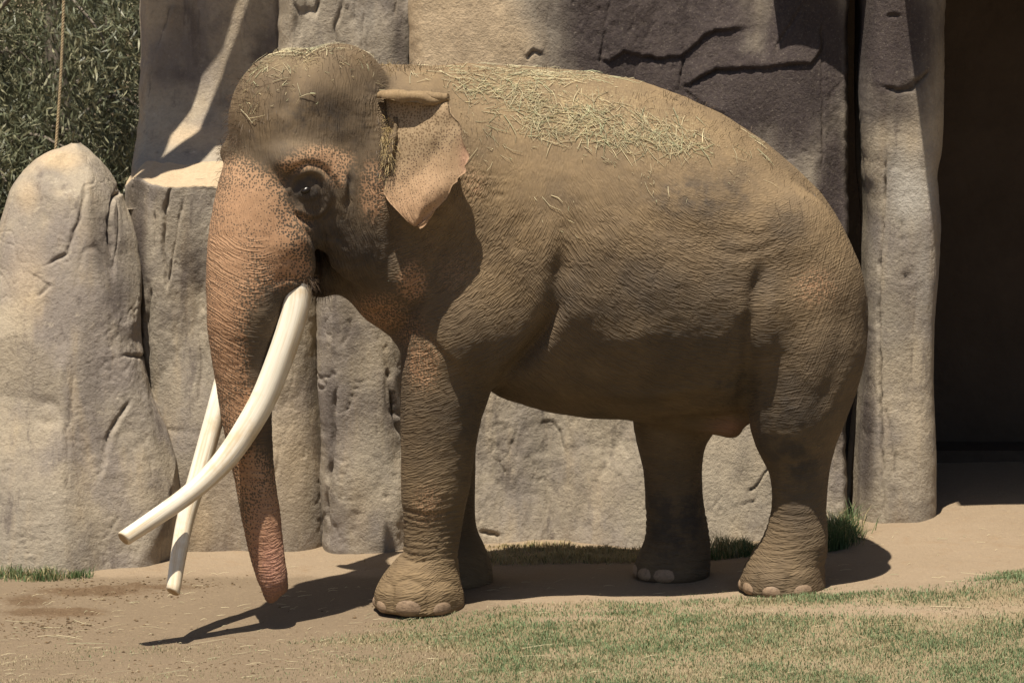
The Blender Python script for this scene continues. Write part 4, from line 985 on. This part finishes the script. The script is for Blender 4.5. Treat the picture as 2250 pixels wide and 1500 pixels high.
def ground_mat():
    t = NT('dirt', .95, .1); co = t.co()
    big = t.noise(co, 1.3, 5, .6); mid = t.noise(co, 7, 5, .65); fine = t.noise(co, 45, 5, .7); peb = t.voro(co, 90)
    dry = t.mix(big, (.222, .166, .110), (.295, .228, .158)); dry = t.mix(t.ramp(mid, .5, .75, 0, .5), dry, (.24, .165, .10))
    wet = t.mix(mid, (.085, .056, .033), (.150, .100, .060))
    w = t.math('ADD', t.at('damp'), t.math('MULTIPLY', t.math('SUBTRACT', mid, .5), .5))
    c = t.mix(t.ramp(w, .25, .75), dry, t.mix(big, (.150, .112, .074), (.205, .155, .104)))
    c = t.mix(t.ramp(t.math('ADD', t.at('wet'), t.math('MULTIPLY', t.math('SUBTRACT', fine, .5), .8)), .35, .7), c, wet)
    c = t.mix(t.ramp(t.at('turf'), .1, .9, 0, .7), c, t.mix(mid, (.15, .125, .066), (.26, .205, .115)))
    c = t.mix(t.ramp(fine, .55, .8, 0, .45), c, (.13, .09, .055))
    chaff = t.math('MULTIPLY', t.ramp(t.noise(t.map(co, (14, 40, 14)), 2.2, 3, .6), .60, .70), .35)
    c = t.mix(chaff, c, (.45, .35, .20))
    t.col(c)
    n = t.bump(t.math('ADD', fine, t.math('MULTIPLY', t.ramp(peb, 0, .4), .3)), .8, .015); t.nor(t.bump(mid, .5, .03, n)); return t.m
def ground():
    a = np.concatenate([[-600, -250, -100, -50, -25, -14, -9], np.linspace(-6, 6, 420), [9, 14, 25, 50, 100, 250, 600]])
    b = np.concatenate([[-300, -100, -40, -20, -12, -8], np.linspace(-5.5, 5.5, 420), [7, 9, 12, 20, 40, 80, 200, 800]])
    A, B = np.meshgrid(a, b, indexing='ij'); V = np.stack([A, B, gz(A, B)], -1).reshape(-1, 3)
    px, py = proj(V); near = (np.abs(V[:, 0]) < 6) & (np.abs(V[:, 1]) < 5.6)
    wet = blob(px, py, [(200, 1300, 170, 14, .85), (120, 1345, 150, 14, .9), (330, 1290, 180, 10, .7), (60, 1320, 70, 20, .8), (500, 1400, 240, 6, .5), (700, 1395, 120, 8, .4), (330, 1392, 120, 4, .4)])*near
    damp = .78*sstep(1250, 900, px)*sstep(1255, 1285, py)*near+.22
    # crumbly dung and clods
    clod = sstep(.35, .8, wet)*np.maximum(fbm(V[:, 0]*14, V[:, 1]*14, seed=41, octv=3), 0)*.05*near
    V[:, 2] += clod
    g = mesh_obj('ground', V, grid_faces(len(a), len(b)), ground_mat()); tag(g, kind='structure')
    attr(g, 'wet', wet); attr(g, 'damp', damp); attr(g, 'turf', grass_mask(V)*near)
    return g
GROUND = ground()

# ------------------------------------------------------------------ grass
def blade_mat(name, spec=.25):
    t = NT(name, .6, spec); c = t.at('tint', 'Color'); t.col(c)
    t.b.inputs['Subsurface Weight'].default_value = 0
    tr = t.new('ShaderNodeBsdfTranslucent'); t.put(tr.inputs[0], c); ad = t.new('ShaderNodeMixShader'); ad.inputs[0].default_value = .25
    t.l.new(t.b.outputs[0], ad.inputs[1]); t.l.new(tr.outputs[0], ad.inputs[2]); t.l.new(ad.outputs[0], t.n['Material Output'].inputs[0]); return t.m
BLADE = blade_mat('grass_blade')
def blades(P, hgt, wid, bend, col, name, label, cat):
    n = len(P); a = rng.uniform(0, 2*math.pi, n); f = rng.uniform(0, 2*math.pi, n)
    s = np.column_stack([np.cos(a), np.sin(a), np.zeros(n)])*wid[:, None]/2
    lean = np.column_stack([np.cos(f), np.sin(f), np.zeros(n)])*(hgt*bend)[:, None]
    up = np.zeros((n, 3)); up[:, 2] = hgt
    m_ = P+lean*.35+up*.6
    V = np.stack([P-s-[0, 0, .004], P+s-[0, 0, .004], m_+s*.8, m_-s*.8, P+lean+up*.95*np.sqrt(np.maximum(1-np.minimum(bend, .95)**2*.5, .2))[:, None]], 1)
    i = np.arange(n)*5
    F = np.vstack([np.column_stack([i, i+1, i+2]), np.column_stack([i, i+2, i+3]), np.column_stack([i+3, i+2, i+4])])
    o = mesh_obj(name, V.reshape(-1, 3), F, BLADE); colattr(o, 'tint', np.repeat(col, 5, 0)); return tag(o, label, cat, kind='stuff')
def turf():
    n = 760000; x = rng.uniform(-5.5, 5.5, n); y = rng.uniform(-4.8, .1, n)
    V = np.column_stack([x, y, gz(x, y)]); px, py = proj(V)
    g = grass_mask(V); out = sstep(0, 350, np.maximum(np.maximum(-60-px, px-2310), py-1530)); keep = rng.random(n) < (g*.8+.015*(py > 1380))*(1-.7*out); V = V[keep]; g = g[keep]; px = px[keep]; py = py[keep]; n = len(V)
    dry = np.clip(.22+.9*fbm(V[:, 0]*2.3, V[:, 1]*3, seed=37, octv=3)+.30*sstep(900, 300, px)+.25*sstep(.6, .2, g)-.35*blob(px, py, [(1750, 1290, 500, 22, 1), (1800, 1420, 500, 50, .7)])+rng.normal(0, .22, n), 0, 1)
    green = np.array([.155, .205, .098])*rng.uniform(.65, 1.35, (n, 1)); straw = np.array([.39, .33, .20])*rng.uniform(.6, 1.2, (n, 1))
    d = sstep(.3, .75, dry)[:, None]; col = green*(1-d)+straw*d
    hh = rng.uniform(.008, .026, n)*(.6+.7*g); hh = hh*(1+.35*blob(px, py, [(1750, 1285, 500, 14, 1)]))
    blades(V, hh, rng.uniform(.0025, .0048, n), rng.uniform(.2, 1.3, n), col, 'grass', 'short patchy green and dry turf in the foreground', 'grass')
turf()
def tuft(name, label, L, n, h0, h1, dryness):
    P = []
    for (x, y, rx, ry, Y0, Y1) in L:
        k = n//len(L); a = rng.normal(0, .5, (k, 2))*1.0+.18*np.round(rng.normal(0, 2.2, (k, 1))); q = np.array([at(x+rx*u, y, Y0+(Y1-Y0)*rng.random()) for u in a[:, 0]]); P.append(q)
    P = np.vstack(P); P[:, 2] = gz(P[:, 0], P[:, 1]); m = len(P)
    d = (rng.random(m) < dryness)[:, None]
    col = np.where(d, np.array([.42, .34, .18])*rng.uniform(.7, 1.2, (m, 1)), np.array([.100, .150, .060])*rng.uniform(.55, 1.4, (m, 1)))
    o = blades(P, rng.uniform(h0, h1, m)*np.clip(.75+.9*fbm(P[:, 0]*9, P[:, 1]*9, seed=61, octv=2), .3, 1.3), rng.uniform(.003, .006, m), rng.uniform(.15, 1.0, m), col, name, label, 'grass')
tuft('grass_tuft', 'green grass clump at the foot of the left boulder', [(40, 1255, 80, 6, .66, .80), (80, 1258, 50, 6, .60, .74)], 1000, .015, .085, .35)
tuft('grass_tuft', 'small green weed sprig beside the left boulder', [(168, 1252, 22, 4, .68, .76)], 160, .03, .07, .2)
tuft('dry_grass', 'strip of dry yellow grass along the wall under the belly', [(1150, 1250, 130, 8, .75, 1.22), (1280, 1240, 150, 8, .7, 1.22), (1380, 1240, 90, 8, .8, 1.22)], 7000, .015, .05, .92)
tuft('grass_tuft', 'green grass growing by the wall between the hind legs', [(1600, 1230, 110, 10, .75, 1.15), (1640, 1225, 70, 10, .8, 1.2)], 3000, .03, .12, .35)
tuft('grass_tuft', 'tall green grass clump behind the hind foot by the pillar', [(1835, 1205, 42, 10, .75, 1.05), (1815, 1215, 40, 10, .62, .9)], 3200, .06, .21, .12)

# ------------------------------------------------------------------ straw
def straw_mesh(name, P, D, N, ln, wd, col, label, cat, lift=.004, parent=None):
    n = len(P); D = D-N*np.sum(D*N, 1)[:, None]; D /= np.linalg.norm(D, axis=1)[:, None]+1e-9; S = np.cross(N, D)
    A = P+N*lift-D*ln[:, None]/2; B = P+N*(lift+rng.uniform(0, .012, n)[:, None])+D*ln[:, None]/2
    M = (A+B)/2+S*(rng.normal(0, .06, n)*ln)[:, None]+N*(rng.uniform(0, .006, n))[:, None]
    w = wd[:, None]/2; V = np.stack([A-S*w, A+S*w, A+N*w*1.2, M-S*w, M+S*w, M+N*w*1.2, B-S*w*.5, B+S*w*.5, B+N*w*.6], 1); i = np.arange(n)*9
    F = []
    for a in (0, 3):
        for k in range(3):
            k2 = (k+1) % 3; F.append(np.column_stack([i+a+k, i+a+k2, i+a+3+k2, i+a+3+k]))
    o = mesh_obj(name, V.reshape(-1, 3), np.vstack(F), BLADE, smooth=False); colattr(o, 'tint', np.repeat(col, 9, 0)); tag(o, label, cat, kind='stuff'); return o
def straw_cols(n, green=.3):
    g = (rng.random(n) < green)[:, None]
    return np.where(g, [.60, .61, .38], [.84, .74, .48])*rng.uniform(.6, 1.1, (n, 1))
def ground_straw():
    n = 1700; x = rng.uniform(-3.6, 3.6, n); y = rng.uniform(-3.6, 1.0, n); keep = rng.random(n) < .25+.75*sstep(1.2, -1.5, x)*sstep(.8, -.4, y); x, y = x[keep], y[keep]; n = len(x)
    P = np.column_stack([x, y, gz(x, y)]); a = rng.normal(0, .6, n); D = np.column_stack([np.cos(a), np.sin(a)*1.0, np.zeros(n)]); N = np.zeros((n, 3)); N[:, 2] = 1
    big = rng.random(n) < .10
    straw_mesh('loose_straw', P, D, N, np.where(big, rng.uniform(.08, .26, n), rng.uniform(.015, .08, n)), rng.uniform(.0014, .0032, n), straw_cols(n, .1)*.85, 'thin straw stalks scattered over the bare dirt', 'straw')
ground_straw()

def crumbs():
    """crumbled dung and small clods trodden into the damp dirt"""
    n = 1300; k = rng.choice(5, n, p=[.3, .3, .2, .1, .1]); C = np.array([(200, 1300, 170, 9), (120, 1345, 150, 9), (330, 1290, 170, 7), (520, 1398, 220, 6), (700, 1350, 500, 30)], float)
    P = np.array([at(C[i, 0]+rng.normal()*C[i, 2]*.6, 1300, 0) for i in k]); yy = np.array([-(C[i, 1]+rng.normal()*C[i, 3]-1318)/59. for i in k])
    P[:, 1] = yy; P[:, 2] = gz(P[:, 0], P[:, 1])
    b = np.array([(1, 0, 0), (-1, 0, 0), (0, 1, 0), (0, -1, 0), (0, 0, 1), (0, 0, -.5)], float); f = np.array([(0, 2, 4), (2, 1, 4), (1, 3, 4), (3, 0, 4), (2, 0, 5), (1, 2, 5), (3, 1, 5), (0, 3, 5)])
    r = rng.uniform(.003, .009, n)*(rng.random(n)**1.5*.8+.4)
    V = P[:, None]+b[None]*r[:, None, None]*rng.uniform(.6, 1.4, (n, 6, 1))*[1.3, 1.3, .8]
    F = (f[None]+(np.arange(n)*6)[:, None, None]).reshape(-1, 3)
    t = NT('crumbs', .95, .05); t.col(t.at('tint', 'Color'))
    o = mesh_obj('dirt_crumbs', V.reshape(-1, 3), F, t.m, smooth=False); colattr(o, 'tint', np.repeat(np.array([.105, .070, .040])*rng.uniform(.5, 1.7, (n, 1)), 6, 0)); tag(o, 'dark crumbs of dung and soil on the damp dirt', 'soil', kind='stuff')
crumbs()
# ------------------------------------------------------------------ hay and hair on the elephant
def rain(n, L, lim=.6):
    """points on the elephant seen inside pixel ellipses"""
    out = []
    w = np.array([l[4] for l in L], float); w /= w.sum()
    for k in rng.choice(len(L), n, p=w):
        x, y, rx, ry, _ = L[k]; h = ray_px(x+rng.normal()*rx, y+rng.normal()*ry)
        if h[0] is not None and h[0].y < .6:
            nn = np.array(h[1]); nn = -nn if nn @ FW > 0 else nn; out.append((np.array(h[0]), nn))
    return np.array([o[0] for o in out]), np.array([o[1] for o in out])
def hay(L, n, lo, hi, green, label, ang=-.7, spread=.9, big=.25, wd=(.0014, .0038), clump=9):
    P, N = rain(n//clump, L); P = np.repeat(P, clump, 0); N = np.repeat(N, clump, 0); m = len(P)
    Q = P+rng.normal(0, 1, (m, 3))*[.050, .02, .035]*np.repeat(rng.uniform(.3, 1.9, m//clump), clump)[:, None]
    keep = []
    for i in range(m):                                               # drop every stalk back onto the skin
        h = EBVH.find_nearest(Vector(Q[i]))
        Q[i] = h[0]; nn = np.array(h[1]); N[i] = nn
    a = np.repeat(rng.normal(ang, spread, m//clump), clump)+rng.normal(0, .55, m)
    D = np.column_stack([np.cos(a), -.2*np.abs(np.sin(a)), np.sin(a)])
    b = rng.random(m) < big
    col = straw_cols(m, green)*np.repeat(rng.uniform(.75, 1.1, m//clump), clump)[:, None]
    straw_mesh('loose_hay', Q, D, N, np.where(b, rng.uniform(lo, hi, m), rng.uniform(.008, lo, m)), rng.uniform(*wd, m)*np.where(b, 1.15, .85), col, label, 'hay', lift=.002)
hay([(1130, 195, 60, 22, 1.6), (1210, 250, 60, 30, 2.2), (1330, 280, 90, 24, 2.6), (1420, 298, 60, 20, 1.3), (1490, 312, 40, 16, .6), (1250, 165, 130, 8, 1.4), (1060, 175, 40, 20, .8), (1300, 350, 160, 30, .45), (1560, 330, 50, 30, .25), (1150, 320, 90, 60, .2)], 2900, .03, .15, .22, 'hay scattered over the top of the back', big=.26)
hay([(650, 116, 34, 8, 1.8), (600, 160, 45, 22, .7), (545, 200, 18, 22, .6), (620, 200, 50, 30, .35), (600, 260, 50, 40, .25), (770, 108, 40, 8, .4), (800, 160, 30, 20, .2)], 320, .03, .12, .2, 'hay lying on the crown of the head', ang=.6, big=.35, clump=5)
def hair_mat():
    t = NT('elephant_hair', .5, .3); t.col(t.at('tint', 'Color')); return t.m
def hairs():
    P, N = rain(2600, [(640, 110, 80, 14, 1.2), (545, 190, 30, 40, 1.2), (500, 280, 20, 40, 1.6), (480, 330, 10, 30, .8), (800, 130, 60, 14, .8), (1500, 225, 100, 12, .8), (1650, 290, 80, 20, .7), (1780, 400, 50, 50, .6), (850, 310, 12, 40, 1.2), (690, 622, 8, 8, .9), (700, 640, 12, 8, .6), (1250, 155, 180, 6, .7), (900, 150, 40, 8, .6), (1000, 240, 60, 60, .2)])
    n = len(P); ln = rng.uniform(.02, .075, n); g = np.array([0, 0, -1.0])
    T = N+rng.normal(0, .35, (n, 3))+g*.25; T /= np.linalg.norm(T, axis=1)[:, None]
    A = P; B = P+T*ln[:, None]*.55; C = P+T*ln[:, None]*.9+g*(ln*.30)[:, None]; S = np.cross(T, FW); S /= np.linalg.norm(S, axis=1)[:, None]+1e-9; w = .0009
    V = np.stack([A-S*w, A+S*w, B-S*w, B+S*w, C], 1); i = np.arange(n)*5
    F = np.vstack([np.column_stack([i, i+1, i+3]), np.column_stack([i, i+3, i+2]), np.column_stack([i+2, i+3, i+4])])
    px, _ = proj(P); lite = ((px > 835) & (px < 870))[:, None]
    col = np.where(lite, [.30, .22, .10], [.085, .055, .032])*rng.uniform(.6, 1.4, (n, 1))
    o = mesh_obj('hair', V.reshape(-1, 3), F, hair_mat(), smooth=False); colattr(o, 'tint', np.repeat(col, 5, 0)); o['kind'] = 'stuff'; under(o, elephant)
hairs()

# ------------------------------------------------------------------ eucalyptus trees behind the rocks
def leaf_mat():
    t = NT('eucalyptus_leaf', .45, .4); c = t.at('tint', 'Color'); t.col(c)
    tr = t.new('ShaderNodeBsdfTranslucent'); t.put(tr.inputs[0], c); ad = t.new('ShaderNodeMixShader'); ad.inputs[0].default_value = .22
    t.l.new(t.b.outputs[0], ad.inputs[1]); t.l.new(tr.outputs[0], ad.inputs[2]); t.l.new(ad.outputs[0], t.n['Material Output'].inputs[0]); return t.m
LEAF = leaf_mat()
def bark_mat():
    t = NT('eucalyptus_bark', .85, .2); co = t.co()
    t.col(t.mix(t.noise(t.map(co, (4, 4, 1)), 3, 5), (.10, .085, .065), (.26, .22, .18))); t.nor(t.bump(t.noise(t.map(co, (14, 14, 2)), 3, 4), .5, .02)); return t.m
BARK = bark_mat()
def tree(x, y, z0, hgt, rad, nleaf, seed, label):
    r = np.random.default_rng(seed); e = empty('eucalyptus_tree', (x, y, z0)); tag(e, label, 'tree', 'trees behind the rocks')
    trunk = catmull([(x, y, z0), (x+.1, y, z0+hgt*.25), (x-.08, y+.1, z0+hgt*.5), (x+.1, y, z0+hgt*.9)], 6)
    Vs, Fs, off = [], [], 0
    V, F = tube(trunk, np.linspace(.16, .03, len(trunk)), 9); Vs.append(V); Fs += [tuple(i+off for i in f) for f in F]; off += len(V)
    tips = []
    for k in range(34):
        i = r.integers(2, len(trunk)-1); s = trunk[i]; a = r.uniform(0, 2*math.pi); L = rad*r.uniform(.45, 1.05)*(1-.35*abs(i/len(trunk)-.45))
        p1 = s+np.array([math.cos(a)*L*.5, math.sin(a)*L*.5, L*.30]); p2 = s+np.array([math.cos(a)*L, math.sin(a)*L, L*.10*r.normal()])
        q = catmull([s, p1, p2, p2+[math.cos(a)*.1, math.sin(a)*.1, -.35*r.random()]], 4)
        V, F = tube(q, np.linspace(.022, .004, len(q)), 5); Vs.append(V); Fs += [tuple(j+off for j in f) for f in F]; off += len(V)
        for j in range(3, len(q)): tips.append(q[j])
    under(mesh_obj('trunk', np.vstack(Vs), Fs, BARK), e)
    tips = np.array(tips); ncl = nleaf//22
    cl = tips[r.integers(0, len(tips), ncl)]+r.normal(0, .20, (ncl, 3))
    C = np.repeat(cl, 22, 0)+r.normal(0, 1, (ncl*22, 3))*[.10, .10, .12]; n = len(C)
    dirv = np.repeat(r.normal(0, .45, (ncl, 3))+[0, 0, -.75], 22, 0)+r.normal(0, .45, (n, 3)); dirv /= np.linalg.norm(dirv, axis=1)[:, None]
    nn = r.normal(0, 1, (n, 3)); S = np.cross(dirv, nn); S /= np.linalg.norm(S, axis=1)[:, None]; ln = r.uniform(.06, .12, n)[:, None]; w = r.uniform(.010, .018, n)[:, None]
    bn = np.cross(S, dirv)
    V = np.stack([C, C+dirv*ln*.4-S*w*.5, C+dirv*ln*.4+S*w*.5+bn*.004, C+dirv*ln+bn*ln*.12], 1).reshape(-1, 3); i = np.arange(n)*4
    F = np.column_stack([i, i+1, i+3, i+2])
    col = np.array([.104, .112, .064])*r.uniform(.55, 1.5, (n, 1)); pale = np.repeat(r.random(ncl) < .3, 22)[:, None]; col = np.where(pale, np.array([.26, .25, .15])*r.uniform(.7, 1.2, (n, 1)), col)
    o = mesh_obj('crown', V, F, LEAF, smooth=False); colattr(o, 'tint', np.repeat(col, 4, 0)); under(o, e)
tree(-3.45, 8.2, -.05, 5.2, 1.7, 46000, 1, 'olive green eucalyptus tree nearest the rope')
tree(-2.25, 9.6, -.05, 5.6, 1.7, 46000, 2, 'olive green eucalyptus tree beside the rear rock wall')
tree(-4.6, 10.4, -.05, 5.6, 1.8, 46000, 3, 'dark eucalyptus tree at the far left edge')
tree(-3.9, 7.0, -.05, 3.4, 1.3, 30000, 5, 'low bushy eucalyptus at the foot of the others')
tree(-6.4, 9.2, -.05, 5.0, 1.7, 24000, 6, 'eucalyptus tree outside the left edge, the nearer one')
tree(-6.2, 13.0, -.05, 6.0, 2.0, 24000, 7, 'eucalyptus tree outside the left edge, the farther one')
tree(-8.6, 11.0, -.05, 5.6, 1.9, 24000, 8, 'eucalyptus tree farthest out to the left')
tree(-3.2, 12.2, -.05, 6.2, 2.0, 46000, 4, 'shaded eucalyptus tree deepest behind the others')

# ------------------------------------------------------------------ rope
def rope_mat():
    t = NT('rope', .9, .1); t.col(t.mix(t.noise(t.co(), 60, 3), (.34, .26, .15), (.50, .40, .25))); return t.m
def rope():
    a = at(121, 345, 1.9); b = at(137, 0, 1.9); top = b+(b-a)*1.05
    m = 420; s = np.linspace(0, 1, m); base = a+(top-a)*s[:, None]; base[:, 0] += .012*np.sin(s*5); L = np.linalg.norm(top-a); Vs, Fs, off = [], [], 0
    for k in range(3):
        f = s*L*2*math.pi/.055+k*2*math.pi/3; p = base+np.column_stack([np.cos(f), np.sin(f), 0*f])*.0048
        V, F = tube(p, .0050, 6); Vs.append(V); Fs += [tuple(i+off for i in q) for q in F]; off += len(V)
    o = mesh_obj('hanging_rope', np.vstack(Vs), Fs, rope_mat()); tag(o, 'twisted tan rope hanging behind the left boulder', 'rope')
    t = NT('beam_wood', .85, .2); co = t.co(); t.col(t.mix(t.noise(t.map(co, (2, 30, 30)), 2, 5), (.16, .11, .07), (.30, .22, .14)))
    q = catmull([(top[0]-1.6, top[1]+.15, top[2]+.11), (top[0], top[1], top[2]+.09), (-1.9, 2.9, top[2]-.25)], 8); V, F = tube(q, np.linspace(.08, .11, len(q)), 12)
    o = mesh_obj('wooden_beam', V, F, t.m); tag(o, 'round wooden beam above the picture that carries the rope', 'beam')
rope()
